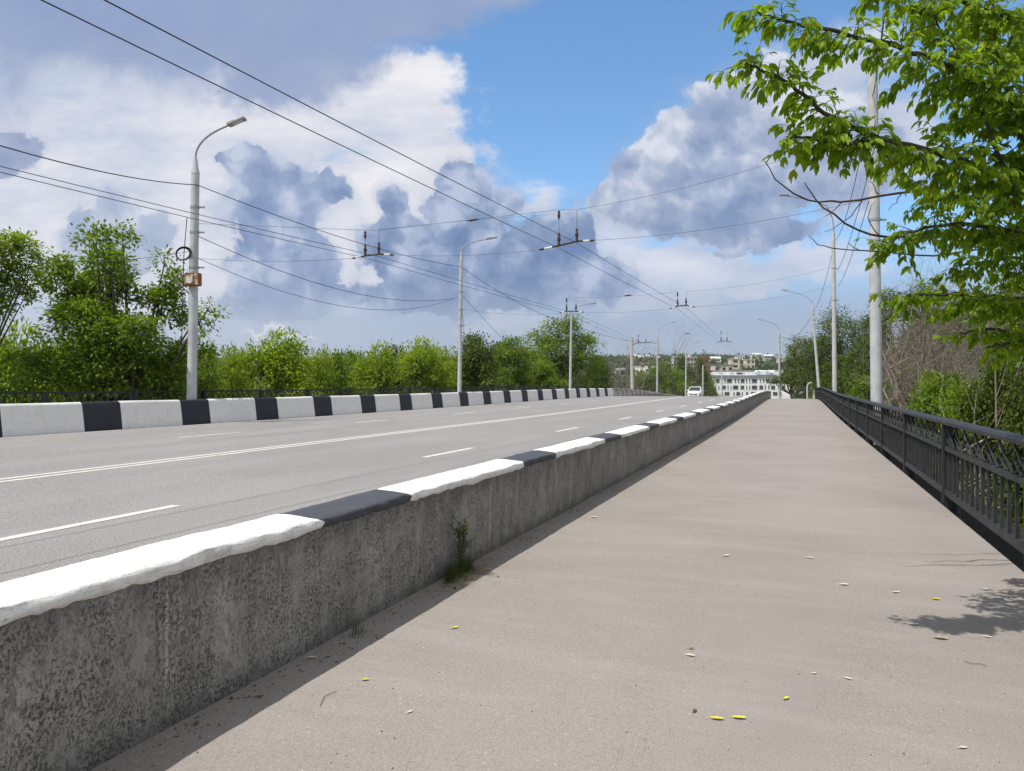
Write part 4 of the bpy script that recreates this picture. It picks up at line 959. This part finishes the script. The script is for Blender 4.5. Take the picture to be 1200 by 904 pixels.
def weed(px, py, label, n, h, spread, thistle, along_wall=.15):
    O = on_path(px, py); t, p = tp(O.x, O.y); O = R(t, -2.66, GP(t)); root = empty('weed', O, label, 'weed')
    V = []; F_ = []; tn = []
    for i in range(n):
        a = rng.uniform(-1, 1) * along_wall; base = R(a, abs(rng.normal(0, .035)) + .0); hh = h * rng.uniform(.35, 1.0)
        ln = Vector((CA, -SA, 0)) * rng.uniform(.05, .9) + Vector((SA, CA, 0)) * rng.uniform(-1, 1) * spread; w = rng.uniform(.002, .0045); sd = Vector((SA, CA, 0)) * w
        k0 = len(V); tt = rng.uniform(.1, .9)
        for s in range(5):
            u = s / 4; c = base + Vector((0, 0, hh * (u - .35 * u * u * ln.length))) + ln * hh * .6 * u * u; ww = sd * (1 - u * .9)
            V += [tuple(c - ww), tuple(c + ww)]; tn += [tt, tt]
        for s in range(4): F_.append((k0 + 2 * s, k0 + 2 * s + 1, k0 + 2 * s + 3, k0 + 2 * s + 2))
    raw('blades', V, [F_], M['weed'], root, tn)
    if thistle:
        b = MB(); P = []; D = []
        for i in range(thistle):
            a = rng.uniform(-.10, .06); q = R(a, .02); hh = rng.uniform(.30, .50); e = q + R(rng.uniform(-.06, .06), rng.uniform(0, .07), hh); pts = [q, q.lerp(e, .5) + Vector((.01, 0, 0)), e]
            b.tube(pts, [.005, .004, .002], 5)
            for s in range(14):
                u = rng.uniform(.15, 1.0); c = q.lerp(e, u); P.append(c); D.append((rng.normal(), rng.normal(), rng.uniform(.1, 1.0)))
            for s in range(4):
                u = rng.uniform(.45, .9); c = q.lerp(e, u); f = c + Vector((rng.normal() * .06, rng.normal() * .03, rng.uniform(.04, .11))); b.tube([c, f], [.003, .0015], 4)
                for r_ in range(5): P.append(c.lerp(f, rng.random())); D.append((rng.normal(), rng.normal(), rng.uniform(.2, 1)))
        b.build('stem', M['bark_green'], root); P = np.array(P); n = len(P); L = rng.uniform(.025, .06, n)
        P[:, :2] += 0
        leaves('leaves', P, np.array(D), np.tile([0, 0, 1.0], (n, 1)) + rng.normal(size=(n, 3)) * .3, L, L * .3, rng.uniform(.1, .7, n), M['weed'], root)
    if thistle:
        b = MB()
        for i in range(330):
            q = R(rng.normal() * .22, abs(rng.normal()) * .10, .006 + rng.random() * .02); a = rng.random() * 6.28; l = rng.uniform(.02, .07)
            b.tube([q, q + Vector((math.cos(a) * l, math.sin(a) * l, rng.uniform(-.004, .02)))], .0018, 3, cap=False)
        tag(b.build('dry_stalks', M['straw'], root), kind='stuff')
weed(527, 675, 'leafy weed tuft with dry straw at the wall foot', 480, .30, .7, 6, .27)
weed(400, 742, 'sparse small weed at the wall foot nearer the camera', 26, .22, .6, 0, .08)
weed(600, 632, 'tiny grass sprig at the wall foot further along', 14, .10, .6, 0, .08)

# ------------------------------------------------------------------ far town
M['wood_far'] = M['leaf_far']
def far_wood():
    P = []; n = 5200; az = rng.uniform(-.62, .50, n); az = np.where(rng.random(n) < .45, rng.uniform(.05, .42, n), az); d = rng.uniform(460, 1750, n) ** 1.0
    out = []; tints = []; sizes = []
    for a, dd in zip(az, d):
        x, y = math.sin(a) * dd, math.cos(a) * dd
        u, v = x / y * F + 600, 0
        if 815 < u < 935 and dd < 480: continue
        if math.sin(x * .013) + math.sin(y * .011 + x * .004) < -.9: continue
        h = ground_h(x, y); r = rng.uniform(3.0, 6.0); hh = r * rng.uniform(1.5, 2.4); m_ = 26
        q = rdir(m_); q[:, 2] = np.abs(q[:, 2]); out.append(np.array([x, y, h]) + q * np.array([r, r, hh]) * rng.uniform(.6, 1, (m_, 1)))
        tints.append(np.clip(rng.normal(.4, .2) + rng.normal(0, .12, m_), 0, 1)); sizes.append(np.full(m_, r * .62))
    P = np.concatenate(out); n = len(P); L = np.concatenate(sizes)
    o = leaves('far_wood', P, rng.normal(size=(n, 3)), np.tile([0, 0, 1.0], (n, 1)) + rng.normal(size=(n, 3)) * .6, L, L * .8, np.concatenate(tints), M['wood_far'], None)
    tag(o, 'distant hazy woods covering the hills behind the town', 'woods', kind='stuff')
far_wood()
def mcol(name, r, g, b, rough=.8): M[name] = simple(name, (r, g, b), rough, .12, .3, 0, 0); return M[name]
mcol('wall_white', .86, .86, .85); mcol('wall_cream', .62, .56, .42); mcol('wall_grey', .40, .39, .37); mcol('wall_pink', .52, .40, .33); mcol('wall_brick', .26, .13, .09)
mcol('roof_rust', .22, .085, .05); mcol('roof_grey', .20, .205, .21); mcol('roof_pale', .52, .50, .47); mcol('window_dark', .035, .042, .055, .25); mcol('band_grey', .24, .25, .28); mcol('roof_blue', .50, .60, .72); mcol('sign_dark', .05, .06, .10)
def house(px, py_base, d, w, h, dep, wall, roof, label, cat='house', gable=True, nwin=3, floors=1, group='houses on the far hillside', rz=0.0, zb=None):
    v = at(px, py_base, d); z = v.z if zb is None else zb; g = min(ground_h(v.x, v.y), z)
    root = empty('house' if cat == 'house' else 'apartment_block', (v.x, v.y, g), label, cat, group, rz); z0 = z - g
    b = MB(); b.box((0, 0, (z0 + h) / 2 - .5), (w, dep, z0 + h + 1)); b.build('wall', M[wall], root)
    b = MB(); H = z0 + h
    if gable:
        e = w / 2 + .4; f = dep / 2 + .4; rh = dep * .28
        vs = [(-e, -f, H), (e, -f, H), (e, f, H), (-e, f, H), (-e, 0, H + rh), (e, 0, H + rh)]; b.add(vs, [(0, 1, 5, 4), (2, 3, 4, 5), (1, 2, 5), (3, 0, 4), (3, 2, 1, 0)])
    else: b.box((0, 0, H + .25), (w + .6, dep + .6, .5)); b.box((w * .2, 0, H + 1.2), (w * .12, 3, 1.6))
    b.build('roof', M[roof], root)
    for fl in range(floors):
        for i in range(nwin):
            x = -w / 2 + w * (i + .5) / nwin; b = MB(); b.box((x, -dep / 2 - .01, z0 + h * (fl + .52) / floors), (w / nwin * .5, .16, h / floors * .46)); b.build('window', M['window_dark'], root)
    return root
# white office building
def office():
    d = 420; s = d / F; cx = 880; v = at(cx, 462, d); g = ground_h(v.x, v.y); root = empty('office_building', (v.x, v.y, g), 'long white office building with dark windows and grey roof band beyond the wall end', 'building')
    X = lambda zx: (820 + zx / 12 - cx) * s; Z = lambda zy: EYE + (451 - 420 - zy / 12) * s - g
    x0, x1 = X(195), X(1290); top = Z(275); dep = 16
    b = MB(); b.box(((x0 + x1) / 2, dep / 2, top / 2 - 1), (x1 - x0, dep, top + 2)); b.build('wall', M['wall_white'], root)
    b = MB(); b.box(((x0 + x1) / 2, dep / 2 - .15, (Z(240) + Z(274)) / 2), (x1 - x0 + .5, dep + .6, Z(240) - Z(274))); b.build('eaves_band', M['band_grey'], root)
    b = MB(); b.box(((x0 + X(1120)) / 2, dep / 2 + .8, (Z(195) + Z(239)) / 2), (X(1120) - x0, dep - 1.5, Z(195) - Z(239))); b.build('parapet', M['wall_white'], root)
    b = MB(); b.box((X(640), dep * .6, Z(182)), (X(1040) - X(220), dep * .5, 1.1)); b.build('roof', M['roof_grey'], root)
    for a, c, mt in ((275, 297, 'band_grey'), (443, 468, 'band_grey'), (520, 600, 'sign_dark'), (612, 634, 'band_grey'), (780, 800, 'band_grey'), (990, 1030, 'band_grey')):
        b = MB(); b.box(((X(a) + X(c)) / 2, .05 - .02, Z(216)), (X(c) - X(a), .2, .55 if mt == 'band_grey' else 1.0)); b.build('roof_vent', M[mt], root)
    for i in range(6):
        b = MB(); a = X(810 + i * 43); c = X(810 + i * 43 + 40); m_ = (a + c) / 2; zt = Z(168); zb = Z(232)
        b.add([(a, .2, zb), (c, .2, zb), (c, .2, zt - .7), (m_, .2, zt), (a, .2, zt - .7), (a, 5, zb), (c, 5, zb), (c, 5, zt - .7), (m_, 5, zt), (a, 5, zt - .7)], [(0, 1, 2, 3, 4), (9, 8, 7, 6, 5), (4, 3, 8, 9), (3, 2, 7, 8), (2, 1, 6, 7), (0, 4, 9, 5), (1, 0, 5, 6)])
        b.build('gable_skylight', M['wall_white'] if i % 3 else M['roof_blue'], root)
    b = MB(); b.box((X(1140), dep / 2, (Z(165) + Z(275)) / 2), (X(1200) - X(1085), dep * .7, Z(165) - Z(275))); b.build('roof_cabin', M['wall_grey'], root)
    rows = [(292, 342, [(230, 275), (300, 322), (345, 365), (385, 450), (490, 510), (533, 553), (580, 625), (650, 668), (692, 710), (735, 803), (843, 860), (887, 907), (932, 985), (1020, 1040), (1060, 1080), (1110, 1160), (1190, 1210)]),
            (385, 434, [(215, 230), (260, 275), (315, 365), (388, 405), (432, 447), (470, 538), (575, 622), (650, 667), (692, 710), (735, 803), (840, 888), (912, 930), (960, 980), (1005, 1055), (1098, 1115), (1150, 1200), (1230, 1250)]),
            (476, 520, [(230, 250), (310, 328), (350, 415), (470, 490), (515, 565), (585, 605), (650, 680), (720, 790), (840, 860), (880, 930), (970, 990), (1030, 1090), (1130, 1150)])]
    for z1, z2, xs in rows:
        for a, c in xs:
            b = MB(); w = X(c) - X(a); h = Z(z1) - Z(z2); zc = (Z(z1) + Z(z2)) / 2; xc = (X(a) + X(c)) / 2
            b.box((xc, -.02, zc), (w, .12, h)); f = b.build('window', M['window_dark'], root)
            b = MB(); k = 3 if w > 1.6 else 1
            for i in range(k + 1):
                if k > 1 or i in (0, 1): b.box((xc - w / 2 + w * i / k, -.05, zc), (.12, .16, h + .2))
            b.box((xc, -.05, zc - h / 2 - .05), (w + .3, .22, .12)); b.build('frame', M['wall_white'] if k == 1 else M['band_grey'], f)
office()
gA = 'pale blocks behind the white building'
house(846, 438, 520, 13, 5.5, 10, 'wall_cream', 'roof_grey', 'low cream block with flat dark roof directly above the white building', 'building', False, 3, 1, gA)
house(860, 438, 540, 6, 10, 8, 'wall_cream', 'roof_pale', 'small cream tower with three floors behind the white building', 'building', False, 1, 3, gA)
house(878, 438, 620, 7, 11, 8, 'wall_cream', 'roof_pale', 'yellowish cream block half hidden in trees right of the cream tower', 'building', False, 2, 3, gA)
house(838, 425, 800, 10, 4, 8, 'wall_white', 'roof_pale', 'white flat house among trees above the dark lamp post', 'house', True, 2, 1)
house(886, 419, 1150, 14, 4, 9, 'wall_white', 'roof_pale', 'pale long house near the hilltop above the white building', 'house', True, 3, 1)
house(900, 421, 1050, 12, 4, 9, 'wall_grey', 'roof_pale', 'grey roofed house near the hilltop right of the pale long one', 'house', True, 3, 1)
house(803, 440, 420, 10.5, 9.5, 9, 'wall_grey', 'roof_pale', 'grey apartment block with four floors behind the bare trees', 'apartment block', False, 6, 4, 'apartment blocks')
house(793, 440, 440, 4, 10.5, 9, 'wall_white', 'roof_pale', 'narrow white stair block left of the grey apartment block', 'apartment block', False, 2, 4, 'apartment blocks')
house(822, 440, 430, 5.5, 9, 9, 'wall_brick', 'roof_rust', 'brick house with rusty roof right of the grey apartment block', 'house', False, 2, 3, 'apartment blocks')
house(776, 448, 330, 12, 5, 9, 'wall_grey', 'roof_grey', 'low grey house behind the slim lamp post', 'house', False, 4, 2)
house(612, 426, 900, 15, 18, 14, 'wall_brick', 'roof_grey', 'red brick tower block far off between the bushes', 'apartment block', False, 4, 5, 'apartment blocks')
house(622, 426, 930, 12, 12, 14, 'wall_grey', 'roof_grey', 'grey lower block attached right of the brick tower', 'apartment block', False, 3, 4, 'apartment blocks')
house(668, 425, 900, 6, 12, 10, 'wall_white', 'roof_pale', 'white block peeping through the big round tree', 'apartment block', False, 2, 3, 'apartment blocks')
hs = [(748, 424, 1050, 30, 4.5, 'wall_grey', 'roof_pale', 'long pale shed roof on the skyline right of the bare grey tree'), (766, 424, 1060, 18, 4.5, 'wall_cream', 'roof_pale', 'second pale shed roof on the skyline beside the slim lamp post'), (756, 433, 760, 10, 4.5, 'wall_pink', 'roof_rust', 'pink house with rust roof on the slope right of the bare grey tree'),
      (745, 437, 640, 8, 4, 'wall_white', 'roof_grey', 'white house with grey roof low on the slope'), (762, 438, 600, 8, 4, 'wall_pink', 'roof_pale', 'pink house with pale roof low on the slope'), (752, 441, 520, 8, 4, 'wall_white', 'roof_pale', 'white house with pale roof lowest on the slope'), (736, 432, 820, 9, 4, 'wall_white', 'roof_rust', 'white house with rust roof behind the bare grey tree'),
      (770, 431, 860, 9, 4, 'wall_cream', 'roof_rust', 'cream house with rust roof behind the slim lamp post'), (727, 440, 620, 8, 4, 'wall_cream', 'roof_grey', 'cream house with grey roof behind the bare grey tree'), (758, 445, 430, 9, 3.5, 'wall_grey', 'roof_pale', 'grey house with pale sloping roof close above the balustrade'), (780, 434, 700, 9, 5, 'wall_grey', 'roof_rust', 'grey house with rust roof left of the apartment block'),
      (915, 424, 900, 9, 4, 'wall_cream', 'roof_grey', 'cream house with grey roof in the woods right of the white building'), (460, 419, 1200, 40, 5, 'wall_grey', 'roof_pale', 'long pale roof on the skyline over the bushes midway'), (868, 422, 1000, 9, 4, 'wall_white', 'roof_grey', 'white house with grey roof above the cream tower')]
for px, py, d, w, h, wl, rf, lab in hs: house(px, py, d, w, h, w * .55 + 2, wl, rf, lab, 'house', True, 3, 1, rz=rng.uniform(-.5, .5))

# ------------------------------------------------------------------ white car
def car():
    d = 100; x = (815 - 600) / F * d; t, p = tp(x, d); O = R(t, p, G(t) + ROADZ + .015)
    root = empty('parked_car', O, 'white saloon car coming over the crest of the road', 'car', None, math.pi - ANG); root.name = 'saloon_car'
    M['car_white'] = simple('car_white', (.80, .80, .80), .25, .03, 3, 0, 0, spec=.5); M['tyre'] = simple('tyre', (.02, .02, .02), .9, .2, 6, 0, 0)
    sec = [(2.15, .30, .62, .70), (2.0, .25, .74, .80), (1.1, .22, .90, .85), (.75, .22, .95, .86), (-1.0, .22, .98, .86), (-1.7, .25, .98, .84), (-2.1, .32, .86, .76)]
    vs = []; fs = []
    for y, zb, zt, hw in sec:
        zm = zb + (zt - zb) * .55
        vs += [(-hw * .92, y, zb), (-hw, y, zm), (-hw * .94, y, zt), (0, y, zt + .03), (hw * .94, y, zt), (hw, y, zm), (hw * .92, y, zb)]
    for i in range(len(sec) - 1):
        for k in range(7): fs.append((i * 7 + k, i * 7 + (k + 1) % 7, (i + 1) * 7 + (k + 1) % 7, (i + 1) * 7 + k))
    fs += [tuple(range(7))[::-1], tuple(range(42, 49))]
    b = MB(); b.add(vs, fs); b.build('body', M['car_white'], root, bevel=.02)
    cab = [(-.80, 1.0, .90), (.80, 1.0, .90), (.80, -1.6, .95), (-.80, -1.6, .95), (-.62, .30, 1.42), (.62, .30, 1.42), (.62, -1.05, 1.42), (-.62, -1.05, 1.42)]
    b = MB(); b.add(cab, [(0, 1, 5, 4), (1, 2, 6, 5), (2, 3, 7, 6), (3, 0, 4, 7)]); b.build('cabin_glass', M['window_dark'], root)
    b = MB(); b.add([(-.64, .33, 1.42), (.64, .33, 1.42), (.64, -1.08, 1.42), (-.64, -1.08, 1.42), (-.55, .2, 1.475), (.55, .2, 1.475), (.55, -.95, 1.475), (-.55, -.95, 1.475)], [(0, 1, 5, 4), (1, 2, 6, 5), (2, 3, 7, 6), (3, 0, 4, 7), (4, 5, 6, 7), (3, 2, 1, 0)])
    for sx in (-1, 1):
        b.bar((sx * .79, 1.0, .91), (sx * .62, .30, 1.42), .06, .06); b.bar((sx * .79, -1.6, .96), (sx * .62, -1.05, 1.42), .06, .06)
    b.build('roof', M['car_white'], root)
    for sx in (-1, 1):
        b = MB(); b.box((sx * .55, 2.10, .64), (.32, .14, .13)); b.build('headlight', M['insul_w'], root)
        b = MB(); b.box((sx * .90, .72, 1.0), (.18, .1, .13)); b.build('mirror', M['car_white'], root)
        for y in (1.35, -1.3):
            b = MB(); b.tube([(sx * .62, y, .31), (sx * .84, y, .31)], .31, 18); w = b.build('wheel', M['tyre'], root); b = MB(); b.tube([(sx * .80, y, .31), (sx * .85, y, .31)], .19, 14); b.build('rim', M['galv'], w)
    b = MB(); b.box((0, 2.15, .50), (.9, .06, .16)); b.build('grille', M['tyre'], root); b = MB(); b.box((0, 2.185, .40), (.5, .03, .11)); b.build('number_plate', M['insul_w'], root)
car()
b = MB(); q = at(946, 0, 93); z = ground_h(q.x, q.y) - .2
q = Vector((q.x, q.y, z)); top = EYE + (451 - 449) / F * 93 - z
b.tube([(0, 0, 0), (0, 0, top - .5), (.08, 0, top - .15), (.3, 0, top), (.55, 0, top + .02)], .10, 10); tag(b.build('bent_pipe', M['pole_concrete'], loc=q), 'short pale bent pipe standing at the footpath end by the dark trees', 'pipe')
b = MB(); q = R(95.5, 2.15, GP(95) - .2); b.add([(-.2, -.9, 0), (.2, -.9, 0), (.2, .9, 0), (-.2, .9, 0), (-.2, -.9, .5), (.2, -.9, .5), (.2, .9, 1.25), (-.2, .9, 1.25)], [(3, 2, 1, 0), (4, 5, 6, 7), (0, 1, 5, 4), (1, 2, 6, 5), (2, 3, 7, 6), (3, 0, 4, 7)])
tag(b.build('concrete_slab', M['concrete_pale'], loc=q), 'sloping concrete slab beyond the railing end post', 'slab')
def grass(t0, t1, p0, p1, n, h):
    t = rng.uniform(t0, t1, n); p = rng.uniform(p0, p1, n); z = np.array([GP(a) for a in t]) - .05
    P = np.stack([SA * t + CA * p, CA * t - SA * p, z], 1); L = rng.uniform(.4, 1, n) * h; D = rng.normal(size=(n, 3)) * .35; D[:, 2] = 1
    o = leaves('grass', P, D, rng.normal(size=(n, 3)), L, L * .12, rng.uniform(.3, 1, n), M['leaf_bright'], None); tag(o, 'bright grass at the footpath end under the trees', 'grass', kind='stuff')
grass(96, 108, 1.2, 6, 1500, .5)

# ------------------------------------------------------------------ air
def haze():
    b = MB(); b.box((0, 2300, 55), (7000, 5400, 210)); m = bpy.data.materials.new('haze'); m.use_nodes = True; t = NT(m.node_tree)
    out = t.n('ShaderNodeOutputMaterial'); v = t.n('ShaderNodeVolumePrincipled'); t.link(v.outputs[0], out.inputs['Volume'])
    v.inputs['Density'].default_value = .00010; v.inputs['Color'].default_value = (.80, .88, 1, 1); v.inputs['Anisotropy'].default_value = .2
    M['haze'] = m; tag(b.build('haze', m), kind='stuff', label='thin pale haze over the distant hills')
haze()

# ------------------------------------------------------------------ sky with clouds
def world():
    w = bpy.data.worlds.new('World'); scene.world = w; w.use_nodes = True
    t = NT(w.node_tree); out = t.n('ShaderNodeOutputWorld'); bg = t.n('ShaderNodeBackground'); t.link(bg.outputs[0], out.inputs[0])
    K = .15; bg.inputs['Strength'].default_value = K
    sky = t.n('ShaderNodeTexSky', sky_type='NISHITA'); sky.sun_disc = False; sky.sun_elevation = SUN_EL; sky.sun_rotation = SUN_ROT; sky.air_density = 1.0; sky.dust_density = .15; sky.ozone_density = 1.2
    skyc = t.mix(1, sky.outputs[0], SKYTINT, 'MULTIPLY')
    g = t.n('ShaderNodeTexCoord').outputs['Generated']; sx = t.n('ShaderNodeSeparateXYZ'); t.link(g, sx.inputs[0]); X, Y, Z = sx.outputs
    yy = t.m('MAXIMUM', t.m('ABSOLUTE', Y), .12)
    U = t.m('ADD', 6.0, t.m('MULTIPLY', 9.0, t.m('DIVIDE', X, yy))); V = t.m('SUBTRACT', 4.51, t.m('MULTIPLY', 9.0, t.m('DIVIDE', Z, yy)))
    cb = t.n('ShaderNodeCombineXYZ'); t.link(U, cb.inputs[0]); t.link(V, cb.inputs[1]); uv = cb.outputs[0]; t.dim2 = True
    def C(r, g_, b_): c = lin(r, g_, b_); return (c[0] / K, c[1] / K, c[2] / K, 1)
    w1 = t.vm('SUBTRACT', t.noise(uv, .8, 8, .6, out=1), (.5, .5, .5)); w2 = t.vm('SUBTRACT', t.noise(uv, 3.0, 6, .62, out=1), (.5, .5, .5))
    wc = t.vm('ADD', uv, t.vm('ADD', t.vm('MULTIPLY', w1, (.50, .42, 0)), t.vm('MULTIPLY', w2, (.24, .22, 0))))          # lumpy edges
    ws = t.vm('ADD', uv, t.vm('ADD', t.vm('MULTIPLY', w1, (1.5, .9, 0)), t.vm('MULTIPLY', w2, (.4, .3, 0))))             # wispier edges
    def field(coord, ells, k=.12):
        acc = None
        for cx, cy, rx, ry in ells:
            l = t.vm('LENGTH', t.vm('MULTIPLY', t.vm('SUBTRACT', coord, (cx / 100, cy / 100, 0)), (100 / rx, 100 / ry, 0)), out=1)
            if acc is None: acc = l
            else:
                nd = t.n('ShaderNodeMath', operation='SMOOTH_MIN'); t.link(acc, nd.inputs[0]); t.link(l, nd.inputs[1]); nd.inputs[2].default_value = k; acc = nd.outputs[0]
        return t.m('SUBTRACT', 1, acc)
    # relief shared by all clouds: a lumpy field against the same field a step towards the light
    def puffs(vec):
        v = t.m('SUBTRACT', 1, t.voro(vec, 2.0, 'F1', 2.5))
        return t.m('ADD', t.m('MULTIPLY', v, .62), t.m('MULTIPLY', t.noise(vec, 1.3, 7, .55), .75))
    L0 = puffs(wc); L1 = puffs(t.vm('ADD', wc, (-.17, -.23, 0))); relief = t.m('SUBTRACT', L0, L1)
    soft = t.noise(uv, .55, 6, .6); streak = t.noise(t.vm('MULTIPLY', uv, (.5, 1.5, 0)), 1.0, 8, .62)
    stk = t.m('SUBTRACT', streak, .5)
    col = skyc
    def layer(col, alpha, dark, mid, light, shade):
        c = t.mix(t.ramp(shade, 0, .5, kind='LINEAR'), dark, mid); c = t.mix(t.ramp(shade, .5, 1, kind='LINEAR'), c, light)
        return t.mix(alpha, col, c)
    # pale veil towards the horizon
    hz = t.ramp(V, 2.3, 3.9); side = t.ramp(U, 1.2, 6.5)
    col = t.mix(t.m('MULTIPLY', hz, .97), col, t.mix(t.ramp(V, 3.5, 4.3), t.mix(side, C(196, 206, 224), C(158, 180, 213)), t.mix(side, C(188, 199, 217), C(172, 187, 209))))
    # bright high cloud, left half
    f = field(ws, [(200, 250, 430, 130), (500, 190, 72, 110), (440, 130, 110, 70), (520, 290, 60, 60), (40, 150, 240, 130), (280, 140, 240, 90)])
    col = layer(col, t.ramp(t.m('ADD', f, t.m('MULTIPLY', stk, .9)), -.10, .30), C(190, 201, 223), C(221, 224, 235), C(242, 241, 245), t.m('ADD', t.m('MULTIPLY', stk, 2.3), .56))
    # lilac bright bank, lower right
    f = field(ws, [(600, 384, 80, 12), (850, 312, 220, 36), (1010, 160, 130, 120), (705, 270, 70, 36), (950, 110, 90, 60), (595, 235, 55, 18), (760, 350, 120, 24)])
    col = layer(col, t.ramp(t.m('ADD', f, t.m('MULTIPLY', stk, 1.0)), -.05, .5, 0, .9), C(176, 190, 216), C(207, 213, 229), C(234, 234, 242), t.m('ADD', t.m('MULTIPLY', stk, 2.0), .5))
    # flat grey sheet, upper left
    f = field(ws, [(150, -10, 400, 140), (440, 0, 150, 80), (-150, 60, 250, 150), (540, -40, 120, 80), (330, 60, 130, 70)])
    sh = t.m('ADD', t.m('MULTIPLY', t.m('SUBTRACT', soft, .5), 1.2), t.m('ADD', .32, t.ramp(V, .3, 1.6, 0, .3)))
    col = layer(col, t.ramp(t.m('ADD', f, t.m('MULTIPLY', stk, .5)), -.02, .45, 0, .96), C(138, 156, 195), C(154, 170, 204), C(200, 208, 226), sh)
    t_hard = lambda h: h * .95
    def cumulus(col, ells, top, bot, dark, mid, light, amp=.62, lift=0, hard=.11, em=1.2, rimw=.16, patch=.8):
        f = t.m('ADD', field(wc, ells), t.m('MULTIPLY', t.m('SUBTRACT', L0, .76), amp))
        rim = t.m('SUBTRACT', 1, t.ramp(f, 0, .30)); v = t.ramp(V, top / 100, bot / 100, .20, -.24, 'LINEAR')
        s = t.m('ADD', t.m('MULTIPLY', relief, em), t.m('ADD', t.m('ADD', v, .44 + lift), t.m('ADD', t.m('MULTIPLY', rim, rimw), t.m('MULTIPLY', t.m('SUBTRACT', soft, .5), patch))))
        halo = t.m('MULTIPLY', t.ramp(t.m('ADD', f, t.m('MULTIPLY', stk, .5)), -.34, .12), .27); col = t.mix(halo, col, mid)
        al = t.m('MULTIPLY', t.ramp(f, -.02, t_hard(hard)), t.m('ADD', .84, t.m('MULTIPLY', soft, .24)), clamp=True)
        return layer(col, al, dark, mid, light, s)
    col = cumulus(col, [(18, 172, 36, 24), (-30, 180, 60, 40)], 140, 205, C(142, 157, 192), C(160, 174, 204), C(200, 208, 226))
    col = cumulus(col, [(140, 244, 42, 30), (182, 275, 34, 28), (100, 275, 48, 30), (140, 295, 74, 34)], 215, 310, C(164, 179, 208), C(180, 192, 215), C(212, 218, 232), hard=.14)
    col = cumulus(col, [(300, 195, 40, 34), (338, 208, 34, 26), (388, 224, 34, 28), (325, 240, 80, 56), (320, 300, 82, 56), (318, 350, 84, 34), (272, 185, 22, 12), (350, 335, 60, 30)], 160, 385, C(124, 144, 186), C(150, 168, 202), C(196, 206, 226))
    col = cumulus(col, [(465, 242, 28, 26), (470, 285, 56, 44), (545, 212, 40, 36), (552, 250, 66, 54), (510, 308, 124, 48), (600, 312, 120, 60), (550, 345, 180, 28), (660, 285, 64, 48), (695, 326, 56, 30)], 200, 362, C(108, 132, 176), C(136, 156, 193), C(186, 198, 222), lift=.0, patch=.7)
    # large cloud on the right, lit along its upper left rim
    col = cumulus(col, [(735, 240, 54, 34), (756, 205, 56, 40), (800, 170, 62, 50), (855, 135, 62, 52), (905, 115, 70, 66), (880, 200, 130, 80), (800, 250, 115, 38), (850, 270, 135, 22), (980, 180, 120, 90), (780, 225, 80, 50)], 110, 285,
                  C(128, 147, 185), C(164, 178, 206), C(220, 225, 237), amp=.55, lift=.04, hard=.14, em=.85, rimw=.30, patch=1.5)
    col = cumulus(col, [(880, 285, 26, 6), (850, 292, 30, 5)], 275, 300, C(156, 171, 202), C(168, 182, 208), C(190, 200, 220), amp=.35, hard=.3)
    col = t.mix(t.m('MULTIPLY', t.ramp(V, 3.15, 3.95), .72), col, t.mix(side, C(188, 199, 217), C(169, 183, 205)))
    f = field(ws, [(330, 390, 26, 4), (360, 392, 16, 3)]); col = t.mix(t.ramp(f, -.1, .5, 0, .8), col, C(226, 225, 228))
    t.dim2 = False; up = t.ramp(Z, .62, .8); col = t.mix(up, col, t.mix(t.ramp(t.noise(g, 2.2, 5, .6), .30, .5), skyc, C(228, 227, 226)))   # broken cover overhead
    away = t.m('MAXIMUM', t.ramp(t.m('ABSOLUTE', t.m('SUBTRACT', U, 6.2)), 6.6, 9.0), t.ramp(Y, .05, -.1)); low = t.ramp(Z, 0, .1)
    col = t.mix(t.m('MULTIPLY', away, .9), col, t.mix(t.ramp(t.noise(g, 2.6, 5, .6), .30, .52), skyc, t.mix(low, C(205, 208, 214), C(224, 223, 222))))
    t.link(col, bg.inputs[0])
    try: w.cycles.sampling_method = 'MANUAL'; w.cycles.sample_map_resolution = 512
    except Exception: pass
SKYTINT = (.80, 1.08, 1.25, 1)
SUN_EL = math.radians(62); S2 = (-.84, -.545); SUN_ROT = math.atan2(S2[0], S2[1]) % (2 * math.pi)
world()
ld = bpy.data.lights.new('sun', 'SUN'); ld.energy = 4.9; ld.angle = math.radians(.53); ld.color = (1, .955, .89)
lo = bpy.data.objects.new('sun', ld); COL.objects.link(lo); lo.location = (-20, -10, 60)
lo.rotation_euler = Vector((S2[0] * math.cos(SUN_EL), S2[1] * math.cos(SUN_EL), math.sin(SUN_EL))).to_track_quat('Z', 'Y').to_euler()

# ------------------------------------------------------------------ camera
cd = bpy.data.cameras.new('camera'); cam = bpy.data.objects.new('camera', cd); COL.objects.link(cam); scene.camera = cam
cam.location = (0, 0, EYE); cam.rotation_euler = (math.pi / 2, 0, 0)
cd.sensor_fit = 'HORIZONTAL'; cd.sensor_width = 36; cd.lens = F / 1200 * 36; cd.shift_y = -1 / 1200; cd.clip_start = .05; cd.clip_end = 9000
vs_ = scene.view_settings; vs_.view_transform = 'Standard'; vs_.look = 'None'; vs_.gamma = 1; vs_.exposure = 0; vs_.use_curve_mapping = False
scene.cycles.max_bounces = 6; scene.cycles.transparent_max_bounces = 8; scene.cycles.sample_clamp_indirect = 8
